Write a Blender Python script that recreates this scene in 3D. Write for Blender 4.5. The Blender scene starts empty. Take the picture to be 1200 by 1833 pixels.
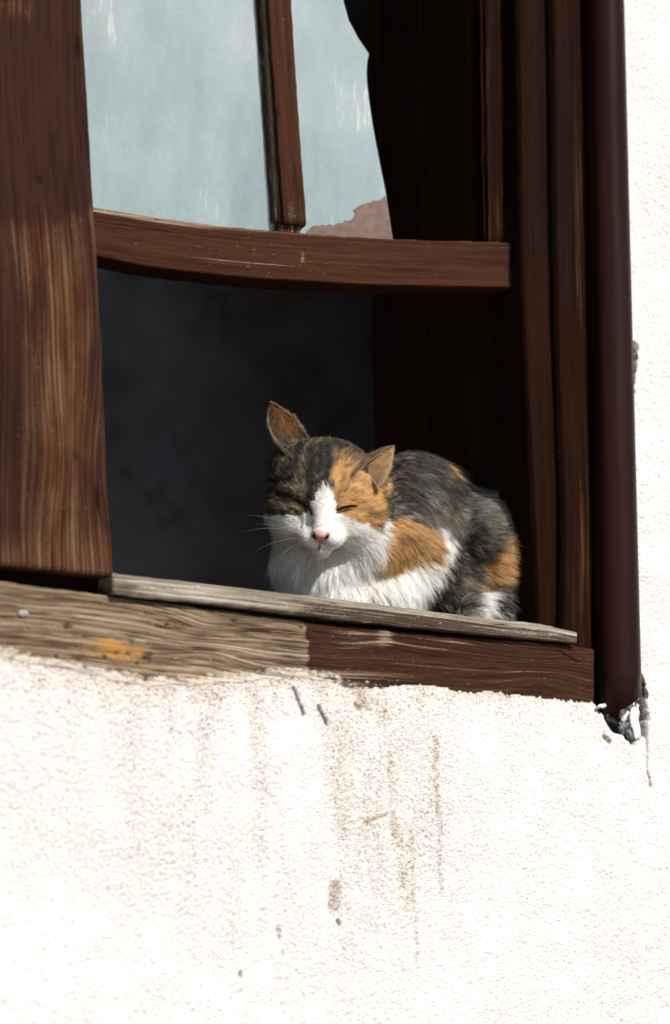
import bpy, bmesh, math, random
import numpy as np
from mathutils import Matrix, Vector
from mathutils.bvhtree import BVHTree
random.seed(4)
rng = np.random.default_rng(11)
scene = bpy.context.scene
col = scene.collection

# ------------------------------------------------------------------ camera
ALPHA, PITCH, ROLL, FPX = math.radians(35), math.radians(8), math.radians(0.8), 3600.0
HZ = np.array([math.sin(ALPHA), math.cos(ALPHA), 0.0])
RT0 = np.array([math.cos(ALPHA), -math.sin(ALPHA), 0.0])
FWD = HZ * math.cos(PITCH) + np.array([0, 0, math.sin(PITCH)])
UP0 = np.cross(RT0, FWD)
UPV = UP0 * math.cos(ROLL) + RT0 * math.sin(ROLL)
RTV = RT0 * math.cos(ROLL) - UP0 * math.sin(ROLL)
KREF = np.array([0.0, 0.10, 1.823])          # where the cat sits
DREF = 1.8
CAMP = KREF - HZ * DREF
CAMP[2] = KREF[2] - DREF * math.tan(PITCH)
cd = bpy.data.cameras.new('camera')
cam = bpy.data.objects.new('camera', cd)
col.objects.link(cam)
m = Matrix.Identity(4)
for i in range(3):
    m[i][0], m[i][1], m[i][2], m[i][3] = RTV[i], UPV[i], -FWD[i], CAMP[i]
cam.matrix_world = m
cd.sensor_fit = 'AUTO'
cd.sensor_width = 36.0
cd.lens = 36.0 * FPX / 1833.0
cd.clip_start, cd.clip_end = 0.05, 500
cd.dof.use_dof = True
cd.dof.focus_distance = 1.76
cd.dof.aperture_fstop = 4.0
scene.camera = cam

# ------------------------------------------------------------------ sky, sun, exposure
SUN_EL, SUN_AZ = math.radians(41), math.radians(10)      # azimuth: to the right of the wall's normal
w = bpy.data.worlds.new('World')
scene.world = w
w.use_nodes = True
nt = w.node_tree
sky = nt.nodes.new('ShaderNodeTexSky')
sky.sky_type = 'NISHITA'
sky.sun_disc = False
sky.sun_elevation = SUN_EL
sky.sun_rotation = math.radians(180) - SUN_AZ
nt.links.new(sky.outputs[0], nt.nodes['Background'].inputs[0])
nt.nodes['Background'].inputs[1].default_value = 0.09
sd = bpy.data.lights.new('sun', 'SUN')
sd.energy = 4.3
sd.angle = math.radians(0.5)
sd.color = (1.0, 0.95, 0.87)
sun = bpy.data.objects.new('sun', sd)
col.objects.link(sun)
to_sun = Vector((math.sin(SUN_AZ) * math.cos(SUN_EL), -math.cos(SUN_AZ) * math.cos(SUN_EL), math.sin(SUN_EL)))
sun.rotation_euler = to_sun.to_track_quat('Z', 'Y').to_euler()
sun.location = (2, -3, 6)
scene.view_settings.view_transform = 'Standard'
scene.view_settings.look = 'None'
scene.view_settings.gamma = 1.0
scene.view_settings.exposure = 0.48
scene.cycles.max_bounces = 8
scene.cycles.use_denoising = True

# ------------------------------------------------------------------ measuring helpers (where a line of sight meets a real plane)
def sight(px, py):
    return FWD + RTV * ((px - 600) / FPX) - UPV * ((py - 916.5) / FPX)
def on_y(px, py, y):
    d = sight(px, py)
    return CAMP + d * ((y - CAMP[1]) / d[1])
def on_plane(px, py, p0, n):
    d = sight(px, py)
    return CAMP + d * (np.dot(np.asarray(p0) - CAMP, n) / np.dot(d, n))
def at_depth(px, py, dep):
    d = sight(px, py)
    return CAMP + d * (dep / np.dot(d, HZ))

# ------------------------------------------------------------------ noise
def _h(*ks, seed=0):
    n = np.full(np.broadcast(*ks).shape, seed * 1013 + 7, dtype=np.int64)
    for k, p in zip(ks, (374761393, 668265263, 2147483647 - 94906265)):
        n = (n + k.astype(np.int64) * p) & 0xffffffff
        n = ((n ^ (n >> 13)) * 1274126177) & 0xffffffff
    n = n ^ (n >> 16)
    return (n & 0xffffff) / float(0xffffff)
def vn2(x, y, seed=0):
    xi, yi = np.floor(x), np.floor(y)
    fx, fy = x - xi, y - yi
    fx, fy = fx * fx * (3 - 2 * fx), fy * fy * (3 - 2 * fy)
    a, b = _h(xi, yi, seed=seed), _h(xi + 1, yi, seed=seed)
    c, d = _h(xi, yi + 1, seed=seed), _h(xi + 1, yi + 1, seed=seed)
    return (a + (b - a) * fx) * (1 - fy) + (c + (d - c) * fx) * fy
def fbm2(x, y, o=3, seed=0):
    s, a, t = 0, 1.0, 0
    for i in range(o):
        s = s + a * vn2(x * 2 ** i + i * 17.3, y * 2 ** i - i * 9.1, seed + i)
        t += a
        a *= 0.5
    return s / t
def vn3(p, seed=0):
    pi = np.floor(p)
    f = p - pi
    f = f * f * (3 - 2 * f)
    x, y, z = pi[..., 0], pi[..., 1], pi[..., 2]
    r = 0
    for dx in (0, 1):
        for dy in (0, 1):
            for dz in (0, 1):
                wgt = (f[..., 0] if dx else 1 - f[..., 0]) * (f[..., 1] if dy else 1 - f[..., 1]) * (f[..., 2] if dz else 1 - f[..., 2])
                r = r + wgt * _h(x + dx, y + dy, z + dz, seed=seed)
    return r
def sstep(a, b, x):
    t = np.clip((x - a) / (b - a), 0, 1)
    return t * t * (3 - 2 * t)

# ------------------------------------------------------------------ objects
def tag(o, label=None, cat=None, group=None, kind=None):
    for k, v in (('label', label), ('category', cat), ('group', group), ('kind', kind)):
        if v:
            o[k] = v
    return o
def empty(name, loc):
    o = bpy.data.objects.new(name, None)
    o.empty_display_size = 0.05
    o.location = loc
    col.objects.link(o)
    return o
def link(name, me, mat, parent=None):
    if mat:
        me.materials.append(mat)
    o = bpy.data.objects.new(name, me)
    col.objects.link(o)
    if parent is not None:
        o.parent = parent
        o.matrix_parent_inverse = Matrix.Translation(parent.location).inverted()
    return o
def mesh_np(name, verts, faces, smooth=True, attrs=None):
    """verts Nx3 array; faces: list of lists or Mx4 / Mx3 arrays."""
    me = bpy.data.meshes.new(name)
    if isinstance(faces, np.ndarray):
        n = faces.shape[1]
        me.vertices.add(len(verts))
        me.vertices.foreach_set('co', np.asarray(verts, dtype=np.float32).ravel())
        me.loops.add(faces.size)
        me.loops.foreach_set('vertex_index', faces.astype(np.int32).ravel())
        me.polygons.add(len(faces))
        me.polygons.foreach_set('loop_start', np.arange(0, faces.size, n, dtype=np.int32))
        me.update(calc_edges=True)
        me.validate()
    else:
        me.from_pydata([tuple(map(float, v)) for v in verts], [], [tuple(map(int, f)) for f in faces])
        me.update()
    if smooth:
        me.polygons.foreach_set('use_smooth', np.ones(len(me.polygons), dtype=bool))
    for k, v in (attrs or {}).items():
        v = np.asarray(v, dtype=np.float32)
        if v.ndim == 1:
            me.attributes.new(k, 'FLOAT', 'POINT').data.foreach_set('value', v)
        elif v.shape[1] == 3:
            me.attributes.new(k, 'FLOAT_VECTOR', 'POINT').data.foreach_set('vector', v.ravel())
        else:
            me.attributes.new(k, 'FLOAT_COLOR', 'POINT').data.foreach_set('color', v.ravel())
    return me
def box_mesh(name, x0, x1, y0, y1, z0, z1, bevel=0.0):
    bm = bmesh.new()
    bmesh.ops.create_cube(bm, size=1)
    for v in bm.verts:
        v.co = ((x0 + x1) / 2 + v.co.x * (x1 - x0), (y0 + y1) / 2 + v.co.y * (y1 - y0), (z0 + z1) / 2 + v.co.z * (z1 - z0))
    if bevel:
        bmesh.ops.bevel(bm, geom=bm.edges[:], offset=bevel, segments=2, affect='EDGES')
    me = bpy.data.meshes.new(name)
    bm.to_mesh(me)
    bm.free()
    return me

# ------------------------------------------------------------------ materials
class NB:
    def __init__(self, name):
        self.m = bpy.data.materials.new(name)
        self.m.use_nodes = True
        self.t = self.m.node_tree
        self.b = self.t.nodes['Principled BSDF']
        self.out = self.t.nodes['Material Output']
    def n(self, typ, **kw):
        nd = self.t.nodes.new(typ)
        for k, v in kw.items():
            if k[0] == 'i' and k[1:].isdigit():
                nd.inputs[int(k[1:])].default_value = v
            else:
                setattr(nd, k, v)
        return nd
    def l(self, a, b):
        self.t.links.new(a, b)
    def attr(self, name, what='Fac'):
        a = self.n('ShaderNodeAttribute', attribute_name=name)
        return a.outputs[what]
    def val(self, x, nd, i):
        if hasattr(x, 'is_linked') or isinstance(x, bpy.types.NodeSocket):
            self.l(x, nd.inputs[i])
        else:
            nd.inputs[i].default_value = x
    def math(self, op, a, b=0.0, c=None, clamp=False):
        nd = self.n('ShaderNodeMath', operation=op, use_clamp=clamp)
        self.val(a, nd, 0)
        self.val(b, nd, 1)
        if c is not None:
            self.val(c, nd, 2)
        return nd.outputs[0]
    def noise(self, vec, scale, detail=3.0, rough=0.55, mul=None):
        if mul is not None:
            vm = self.n('ShaderNodeVectorMath', operation='MULTIPLY')
            self.l(vec, vm.inputs[0])
            vm.inputs[1].default_value = mul
            vec = vm.outputs[0]
        nd = self.n('ShaderNodeTexNoise')
        self.l(vec, nd.inputs['Vector'])
        nd.inputs['Scale'].default_value = scale
        nd.inputs['Detail'].default_value = detail
        nd.inputs['Roughness'].default_value = rough
        return nd.outputs['Fac']
    def ramp(self, fac, stops):
        nd = self.n('ShaderNodeValToRGB')
        cr = nd.color_ramp
        while len(cr.elements) < len(stops):
            cr.elements.new(0.5)
        for e, (p, c) in zip(cr.elements, stops):
            e.position = p
            e.color = (*c, 1) if len(c) == 3 else c
        self.l(fac, nd.inputs[0])
        return nd.outputs[0]
    def mix(self, fac, a, b, mode='MIX'):
        nd = self.n('ShaderNodeMix', data_type='RGBA', blend_type=mode)
        for x, i in ((fac, 0), (a, 6), (b, 7)):
            if isinstance(x, bpy.types.NodeSocket):
                self.l(x, nd.inputs[i])
            elif i == 0:
                nd.inputs[0].default_value = x
            else:
                nd.inputs[i].default_value = (*x, 1)
        return nd.outputs[2]
    def step(self, x, a, b):
        nd = self.n('ShaderNodeMapRange', interpolation_type='SMOOTHSTEP')
        self.l(x, nd.inputs[0])
        nd.inputs[1].default_value, nd.inputs[2].default_value = a, b
        return nd.outputs[0]
    def bump(self, h, strength, dist):
        nd = self.n('ShaderNodeBump')
        nd.inputs['Strength'].default_value = strength
        nd.inputs['Distance'].default_value = dist
        self.l(h, nd.inputs['Height'])
        self.l(nd.outputs[0], self.b.inputs['Normal'])

def wood_mat(name, paint=((0.018, 0.0064, 0.0034), (0.052, 0.0200, 0.0108)), bare=((0.07, 0.043, 0.026), (0.185, 0.130, 0.085), (0.45, 0.365, 0.262)),
             rough=0.7, bump=0.55, spec=0.07, tint=(0.62, 0.58, 0.55), soft=(0.36, 0.68)):
    """paint over wood; the mesh carries gc (along, across, id in metres), wear (0 painted .. 1 bare) and stain."""
    b = NB(name)
    gc = b.attr('gc', 'Vector')
    wear, stain = b.attr('wear'), b.attr('stain')
    fine = b.noise(gc, 1.0, 4, 0.65, mul=(9, 800, 30))
    mid = b.noise(gc, 1.0, 4, 0.6, mul=(4, 190, 30))
    big = b.noise(gc, 1.0, 2, 0.5, mul=(5, 30, 30))
    blot = b.noise(gc, 1.0, 4, 0.65, mul=(16, 38, 30))
    speck = b.noise(gc, 1.0, 3, 0.7, mul=(420, 700, 30))
    sep = b.n('ShaderNodeSeparateXYZ')
    b.l(gc, sep.inputs[0])
    ring = b.math('SINE', b.math('ADD', b.math('MULTIPLY', sep.outputs[1], 1500.0), b.math('MULTIPLY', big, 9.0)))
    ring = b.math('MULTIPLY_ADD', ring, 0.5, 0.5)
    g = b.math('ADD', b.math('MULTIPLY', fine, 0.45), b.math('ADD', b.math('MULTIPLY', ring, 0.10), b.math('MULTIPLY', mid, 0.42)))
    barec = b.ramp(g, [(0.28, bare[0]), (0.48, bare[1]), (0.70, bare[2])])
    barec = b.mix(b.step(blot, 0.35, 0.72), barec, b.mix(1.0, barec, tint, 'MULTIPLY'))
    pm = b.math('ADD', b.math('MULTIPLY', mid, 0.5), b.math('ADD', b.math('MULTIPLY', big, 0.2), b.math('MULTIPLY', fine, 0.3)))
    paintc = b.ramp(pm, [(0.33, paint[0]), (0.66, paint[1])])
    f = b.math('ADD', wear, b.math('ADD', b.math('MULTIPLY', b.math('SUBTRACT', mid, 0.5), 0.9),
               b.math('ADD', b.math('MULTIPLY', b.math('SUBTRACT', fine, 0.5), 0.7), b.math('MULTIPLY', b.math('SUBTRACT', speck, 0.5), 0.35))))
    f = b.step(f, *soft)
    c = b.mix(f, paintc, barec)
    sf = b.step(b.math('ADD', stain, b.math('MULTIPLY', b.math('SUBTRACT', b.noise(gc, 1.0, 3, 0.6, mul=(90, 110, 10)), 0.5), 1.0)), 0.3, 0.75)
    c = b.mix(b.math('MULTIPLY', sf, 0.8), c, (0.36, 0.175, 0.045))
    grime = b.math('MULTIPLY', b.step(b.noise(gc, 1.0, 5, 0.7, mul=(11, 150, 30)), 0.50, 0.72), 0.72)
    grime = b.math('MULTIPLY', grime, b.step(blot, 0.35, 0.6))
    c = b.mix(grime, c, b.mix(1.0, c, (0.30, 0.25, 0.22), 'MULTIPLY'))
    pits = b.step(b.noise(gc, 1.0, 2, 0.6, mul=(130, 420, 30)), 0.70, 0.76)
    c = b.mix(b.math('MULTIPLY', pits, 0.7), c, (0.02, 0.013, 0.009))
    ck = b.noise(gc, 1.0, 4, 0.55, mul=(2.4, 120, 30))
    ck = b.math('SUBTRACT', 1.0, b.step(b.math('ABSOLUTE', b.math('SUBTRACT', ck, 0.5)), 0.0, 0.016))
    ck = b.math('MULTIPLY', ck, b.step(b.noise(gc, 1.0, 2, 0.5, mul=(9, 60, 30)), 0.42, 0.58))
    c = b.mix(b.math('MULTIPLY', ck, 0.8), c, (0.010, 0.006, 0.004))
    chip = b.step(b.noise(gc, 1.0, 3, 0.65, mul=(190, 520, 30)), 0.66, 0.70)
    chip = b.math('MULTIPLY', chip, b.step(b.math('ADD', wear, b.math('MULTIPLY', b.math('SUBTRACT', blot, 0.5), 1.2)), 0.12, 0.5))
    c = b.mix(b.math('MULTIPLY', chip, 0.55), c, bare[2])
    lm = b.math('ADD', b.attr('lime'), b.math('MULTIPLY', b.math('SUBTRACT', b.noise(gc, 1.0, 4, 0.7, mul=(140, 260, 30)), 0.5), 1.3))
    c = b.mix(b.math('MULTIPLY', b.step(lm, 0.42, 0.78), 0.85), c, (0.56, 0.50, 0.43))
    dark = b.attr('dark')
    c = b.mix(b.math('MULTIPLY', dark, 0.92), c, (0.010, 0.007, 0.005))
    b.l(c, b.b.inputs['Base Color'])
    b.l(b.math('MULTIPLY_ADD', f, 0.25, rough), b.b.inputs['Roughness'])
    b.b.inputs['Specular IOR Level'].default_value = spec
    hgt = b.math('ADD', b.math('MULTIPLY', fine, 0.6), b.math('ADD', b.math('MULTIPLY', mid, 0.5), b.math('MULTIPLY', ring, 0.22)))
    hgt = b.math('ADD', hgt, b.math('MULTIPLY', speck, 0.3))
    hgt = b.math('SUBTRACT', hgt, b.math('MULTIPLY', ck, 0.7))
    b.bump(hgt, bump, 0.0016)
    return b.m
M_WOOD = wood_mat('weathered_brown_wood')
M_POST = wood_mat('brown_post_wood', paint=((0.013, 0.0043, 0.0024), (0.034, 0.0115, 0.0065)), bare=((0.026, 0.010, 0.005), (0.070, 0.030, 0.0135), (0.21, 0.135, 0.080)), tint=(0.62, 0.42, 0.36), soft=(0.22, 0.85))
M_REVEAL = wood_mat('reveal_brown_wood', paint=((0.026, 0.0085, 0.0045), (0.062, 0.021, 0.011)), rough=0.6)
M_STRIP = wood_mat('grey_strip_wood', paint=((0.035, 0.022, 0.015), (0.085, 0.058, 0.04)), bare=((0.085, 0.068, 0.05), (0.25, 0.215, 0.17), (0.52, 0.48, 0.42)), tint=(0.75, 0.72, 0.66))
M_JAMB = wood_mat('dark_brown_wood', paint=((0.005, 0.0016, 0.0007), (0.018, 0.0060, 0.0026)), bare=((0.012, 0.0042, 0.002), (0.040, 0.0155, 0.0065), (0.13, 0.070, 0.036)), rough=0.7, bump=0.45, spec=0.03)
M_RAIL = wood_mat('faded_red_brown_wood', paint=((0.024, 0.0080, 0.0038), (0.062, 0.0230, 0.0120)), spec=0.06, rough=0.8, bump=0.35)

def simple_mat(name, c0, c1, scale, rough=0.7, bump=0.3, dist=0.001, detail=4, spec=0.4):
    b = NB(name)
    tc = b.n('ShaderNodeTexCoord').outputs['Object']
    n1 = b.noise(tc, scale, detail, 0.6)
    b.l(b.ramp(n1, [(0.3, c0), (0.7, c1)]), b.b.inputs['Base Color'])
    b.b.inputs['Roughness'].default_value = rough
    b.b.inputs['Specular IOR Level'].default_value = spec
    b.bump(n1, bump, dist)
    return b.m

def stucco_mat():
    """dirt is a soft stain map carried by the mesh; the grain of the render coat is in the noise"""
    b = NB('white_stucco')
    tc = b.n('ShaderNodeTexCoord').outputs['Object']
    dirt, dark = b.attr('dirt'), b.attr('dark')
    n1 = b.noise(tc, 1.0, 3, 0.6, mul=(700, 500, 820))
    n2 = b.noise(tc, 38, 4, 0.6)
    n3 = b.noise(tc, 1.0, 2, 0.5, mul=(340, 250, 420))
    base = b.mix(b.step(n2, 0.3, 0.7), (0.67, 0.65, 0.635), (0.74, 0.735, 0.73))
    grain = b.math('ADD', b.math('MULTIPLY', n1, 0.6), b.math('MULTIPLY', n3, 0.4))
    fleck = b.step(grain, 0.50, 0.36)
    dd = b.math('MULTIPLY', dirt, b.math('MULTIPLY_ADD', n2, 1.2, 0.4))
    f = b.math('ADD', b.math('MULTIPLY', dd, 0.40), b.math('MULTIPLY', fleck, b.math('MULTIPLY_ADD', dd, 0.9, 0.22)), clamp=True)
    c = b.mix(f, base, b.mix(n3, (0.25, 0.165, 0.095), (0.35, 0.26, 0.185)))
    c = b.mix(b.math('MULTIPLY', dark, 0.93), c, (0.045, 0.032, 0.028))
    b.l(c, b.b.inputs['Base Color'])
    b.b.inputs['Roughness'].default_value = 0.95
    b.b.inputs['Specular IOR Level'].default_value = 0.05
    b.bump(grain, 1.0, 0.0028)
    return b.m
M_STUCCO = stucco_mat()
M_PLAIN_PLASTER = simple_mat('plain_white_plaster', (0.60, 0.58, 0.56), (0.68, 0.675, 0.67), 90, 0.95, 0.5, 0.002, spec=0.1)

def room_mat():
    b = NB('slate_room_plaster')
    tc = b.n('ShaderNodeTexCoord').outputs['Object']
    n1 = b.noise(tc, 9, 5, 0.62)
    n2 = b.noise(tc, 2.5, 3, 0.6)
    c = b.ramp(n1, [(0.35, (0.34, 0.34, 0.35)), (0.55, (0.50, 0.525, 0.56)), (0.7, (0.56, 0.59, 0.63))])
    c = b.mix(b.step(n2, 0.47, 0.58), c, (0.40, 0.34, 0.30))
    vo = b.n('ShaderNodeTexVoronoi', feature='DISTANCE_TO_EDGE')
    wn = b.n('ShaderNodeTexNoise')
    b.l(tc, wn.inputs['Vector'])
    wn.inputs['Scale'].default_value = 7
    va = b.n('ShaderNodeVectorMath', operation='MULTIPLY_ADD')
    b.l(wn.outputs['Color'], va.inputs[0])
    va.inputs[1].default_value = (0.25, 0.25, 0.25)
    b.l(tc, va.inputs[2])
    b.l(va.outputs[0], vo.inputs['Vector'])
    vo.inputs['Scale'].default_value = 2.3
    crack = b.math('MULTIPLY', b.math('SUBTRACT', 1.0, b.step(vo.outputs[0], 0.0, 0.014)), b.step(b.noise(tc, 3.1, 2), 0.38, 0.5))
    c = b.mix(b.math('MULTIPLY', crack, 0.4), c, (0.05, 0.05, 0.052))
    b.l(c, b.b.inputs['Base Color'])
    b.b.inputs['Roughness'].default_value = 0.9
    b.bump(n1, 0.4, 0.01)
    return b.m
M_ROOM = room_mat()

def pipe_mat():
    b = NB('maroon_enamel')
    tc = b.n('ShaderNodeTexCoord').outputs['Object']
    n1 = b.noise(tc, 1.0, 3, 0.6, mul=(60, 60, 2.2))
    n2 = b.noise(tc, 700, 2, 0.5)
    c = b.ramp(n1, [(0.3, (0.010, 0.0034, 0.0018)), (0.7, (0.023, 0.0075, 0.0042))])
    c = b.mix(b.step(n2, 0.78, 0.83), c, (0.24, 0.2, 0.17))
    b.l(c, b.b.inputs['Base Color'])
    b.l(b.math('MULTIPLY_ADD', n1, 0.22, 0.22), b.b.inputs['Roughness'])
    b.b.inputs['Specular IOR Level'].default_value = 0.09
    b.bump(n1, 0.15, 0.001)
    return b.m
M_PIPE = pipe_mat()

def glass_mat():
    """old pane under a film of dust: part clear glass, part pale dust, glossy on top."""
    b = NB('dusty_window_glass')
    tc = b.n('ShaderNodeTexCoord').outputs['Object']
    n1 = b.noise(tc, 1.0, 5, 0.65, mul=(26, 26, 9))
    n2 = b.noise(tc, 260, 4, 0.7)
    n3 = b.noise(tc, 1.0, 3, 0.6, mul=(150, 150, 22))
    n4 = b.noise(tc, 7, 3, 0.5)
    f = b.math('ADD', b.math('MULTIPLY', n1, 0.55), b.math('ADD', b.math('MULTIPLY', n2, 0.2), b.math('MULTIPLY', n4, 0.35)))
    c = b.ramp(f, [(0.35, (0.145, 0.205, 0.215)), (0.58, (0.205, 0.265, 0.275)), (0.78, (0.285, 0.335, 0.34))])
    c = b.mix(b.math('MULTIPLY', b.step(b.math('MULTIPLY', n3, n1), 0.335, 0.46), 0.55), c, (0.55, 0.57, 0.54))
    c = b.mix(b.math('MULTIPLY', b.step(b.noise(tc, 900, 2, 0.5), 0.70, 0.74), 0.5), c, (0.6, 0.6, 0.57))
    b.l(c, b.b.inputs['Base Color'])
    b.b.inputs['Roughness'].default_value = 0.30
    b.b.inputs['IOR'].default_value = 1.5
    b.b.inputs['Specular IOR Level'].default_value = 0.5
    b.b.inputs['Coat Weight'].default_value = 0.6
    b.b.inputs['Coat Roughness'].default_value = 0.08
    b.l(b.math('MULTIPLY', b.math('SUBTRACT', 1.0, b.step(f, 0.3, 0.6)), 0.16), b.b.inputs['Transmission Weight'])
    b.bump(n2, 0.08, 0.0006)
    return b.m
M_GLASS = glass_mat()

# ------------------------------------------------------------------ a plank with worn, rounded edges between two edge curves
def interp_px(pts, u):
    pts = np.asarray(pts, float)
    s = np.r_[0, np.cumsum(np.hypot(*np.diff(pts, axis=0).T))]
    s /= s[-1]
    return np.stack([np.interp(u, s, pts[:, 0]), np.interp(u, s, pts[:, 1])], -1)
def smooth_px(pts, u):
    """Catmull-Rom through the points."""
    pts = np.asarray(pts, float)
    if len(pts) < 3:
        return interp_px(pts, u)
    q = np.vstack([2 * pts[0] - pts[1], pts, 2 * pts[-1] - pts[-2]])
    s = np.r_[0, np.cumsum(np.hypot(*np.diff(pts, axis=0).T))]
    s /= s[-1]
    i = np.clip(np.searchsorted(s, u, side='right') - 1, 0, len(pts) - 2)
    t = ((u - s[i]) / (s[i + 1] - s[i]))[:, None]
    p0, p1, p2, p3 = q[i], q[i + 1], q[i + 2], q[i + 3]
    return 0.5 * (2 * p1 + (p2 - p0) * t + (2 * p0 - 5 * p1 + 4 * p2 - p3) * t * t + (3 * p1 - p0 - 3 * p2 + p3) * t ** 3)
def taller(pts):
    pts = [tuple(p) for p in pts]
    if pts[0][1] == -260:
        (x1, y1), (x2, y2) = pts[1], pts[2] if len(pts) > 2 else (pts[1][0] + pts[1][0] - pts[0][0], pts[1][1] + 260)
        pts[0] = (x1 + (x1 - x2) / (y1 - y2) * (-900 - y1), -900)
    return pts
PLANK_ID = [0]
def plank(name, ca, cb, p0, n, thick, mat, parent, nu=60, nv=24, rnd=0.003, wob=0.0006, wear=None, stain=None, dark=None, lime=None,
          warp=None, relief=None, profile=None, seed=0, label=None, endr=0.002):
    """front face spans edge curves ca (v=0) and cb (v=1), sighted on the plane (p0, n); n points at the viewer."""
    PLANK_ID[0] += 1
    pid = PLANK_ID[0]
    n = np.asarray(n, float)
    n = n / np.linalg.norm(n)
    u = np.linspace(0, 1, nu)
    v = np.linspace(0, 1, nv)
    ca, cb = taller(ca), taller(cb)
    A, B = smooth_px(ca, u), smooth_px(cb, u)
    PX = A[:, None, :] * (1 - v)[None, :, None] + B[:, None, :] * v[None, :, None]
    pa = np.array([on_plane(*q, p0, n) for q in A])
    pb = np.array([on_plane(*q, p0, n) for q in B])
    along = np.r_[0, np.cumsum(np.linalg.norm(np.diff((pa + pb) / 2, axis=0), axis=1))]
    width = np.linalg.norm(pb - pa, axis=1)
    P = pa[:, None, :] * (1 - v)[None, :, None] + pb[:, None, :] * v[None, :, None]
    AL = np.repeat(along[:, None], nv, 1)
    AC = width[:, None] * v[None, :]
    # worn edges: the face drops back near its edges
    ev = np.minimum(AC, width[:, None] - AC)
    eu = np.minimum(AL, along[-1] - AL)
    def drop(e, r):
        t = np.clip(1 - e / max(r, 1e-6), 0, 1)
        return r * (1 - np.sqrt(np.clip(1 - t * t, 0, 1)))
    rr = rnd * (0.7 + 0.6 * fbm2(AL * 60 + pid * 3.1, AC * 0 + pid, 2, 3)) if rnd < 0.005 else rnd * (0.9 + 0.2 * fbm2(AL * 14 + pid * 3.1, AC * 0 + pid, 2, 3))
    d = np.where(ev < rr, rr * (1 - np.sqrt(np.clip(1 - (1 - ev / np.maximum(rr, 1e-6)) ** 2, 0, 1))), 0) + drop(eu, endr)
    d = d + (fbm2(AL * 45, AC * 220, 3, 5 + pid) - 0.5) * 2 * wob
    if relief is not None:
        d = d - relief(PX[..., 0], PX[..., 1], AL, AC)
    if profile is not None:
        d = d + profile(v)[None, :]
    # ragged border
    edge_n = (fbm2(AL * 90 + 5, AC * 0 + pid * 7, 3, 8) - 0.5) * 2 * wob * 1.2
    dirv = (pb - pa) / width[:, None]
    P = P + dirv[:, None, :] * (edge_n * (np.abs(v - 0.5)[None, :] > 0.499))[..., None]
    F = P - n * d[..., None]
    gx, gy = AL.copy(), AC.copy()
    if warp is not None:
        gx, gy = warp(PX[..., 0], PX[..., 1], AL, AC)
    ones = np.ones_like(AL)
    at = {'gc': np.stack([gx + pid * 1.37, gy + pid * 0.213, ones * pid * 0.31], -1),
          'wear': wear(PX[..., 0], PX[..., 1], AL, AC) if wear else ones * 0.1,
          'stain': stain(PX[..., 0], PX[..., 1], AL, AC) if stain else ones * 0,
          'dark': dark(PX[..., 0], PX[..., 1], AL, AC) if dark else ones * 0,
          'lime': lime(PX[..., 0], PX[..., 1], AL, AC) if lime else ones * 0}
    idx = np.arange(nu * nv).reshape(nu, nv)
    q = np.stack([idx[:-1, :-1], idx[1:, :-1], idx[1:, 1:], idx[:-1, 1:]], -1).reshape(-1, 4)
    ring = np.r_[idx[:, 0], idx[-1, 1:], idx[-2::-1, -1], idx[0, -2:0:-1]]
    fv = F.reshape(-1, 3)
    base = (P - n * thick).reshape(-1, 3)[ring]
    k = len(ring)
    rows = [fv]
    ex = {a: [x.reshape(-1, *x.shape[2:])] for a, x in at.items()}
    # a doubled border keeps the corner crisp, then the back edge
    rows += [fv[ring], base, base]
    for a in ex:
        ex[a] += [ex[a][0][ring].copy() for _ in range(3)]
    ex['gc'][2] = ex['gc'][2] + np.array([0, 0.02, 0])
    o0 = len(fv)
    j = np.arange(k)
    j2 = (j + 1) % k
    side = np.stack([o0 + j, o0 + k + j, o0 + k + j2, o0 + j2], -1)
    V = np.vstack(rows)
    # orientation test
    c = np.cross(V[q[0, 1]] - V[q[0, 0]], V[q[0, 3]] - V[q[0, 0]])
    if np.dot(c, n) < 0:
        q = q[:, ::-1]
    else:
        side = side[:, ::-1]
    # back: fan between the two long edges
    bi = o0 + 2 * k
    lo = bi + np.arange(nu)
    hi = bi + np.r_[np.array([nu - 1 + nv - 1 + t for t in range(nu)])][::-1]
    hi = np.clip(hi, bi, bi + k - 1)
    back = np.stack([lo[:-1], lo[1:], hi[1:], hi[:-1]], -1)
    if np.dot(np.cross(V[back[5, 1]] - V[back[5, 0]], V[back[5, 3]] - V[back[5, 0]]), n) > 0:
        back = back[:, ::-1]
    faces = np.vstack([q, side, back])
    me = mesh_np(name, V, faces, True, {a: np.concatenate(x) for a, x in ex.items()})
    o = link(name, me, mat, parent)
    if label:
        o['label'] = label
    return o
NY = np.array([0, -1.0, 0])
def gauss(px, py, x, y, rx, ry):
    return np.exp(-((px - x) / rx) ** 2 - ((py - y) / ry) ** 2)

# ================================================================== the setting
g = link('ground', mesh_np('ground', np.array([[-60, -60, 0], [60, -60, 0], [60, 60, 0], [-60, 60, 0.]]), np.array([[0, 1, 2, 3]]), False),
         simple_mat('street_paving', (0.16, 0.15, 0.14), (0.27, 0.25, 0.23), 3.0, 0.9, 0.3, 0.01))
tag(g, 'grey street paving below the house wall', None, None, 'structure')

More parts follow.
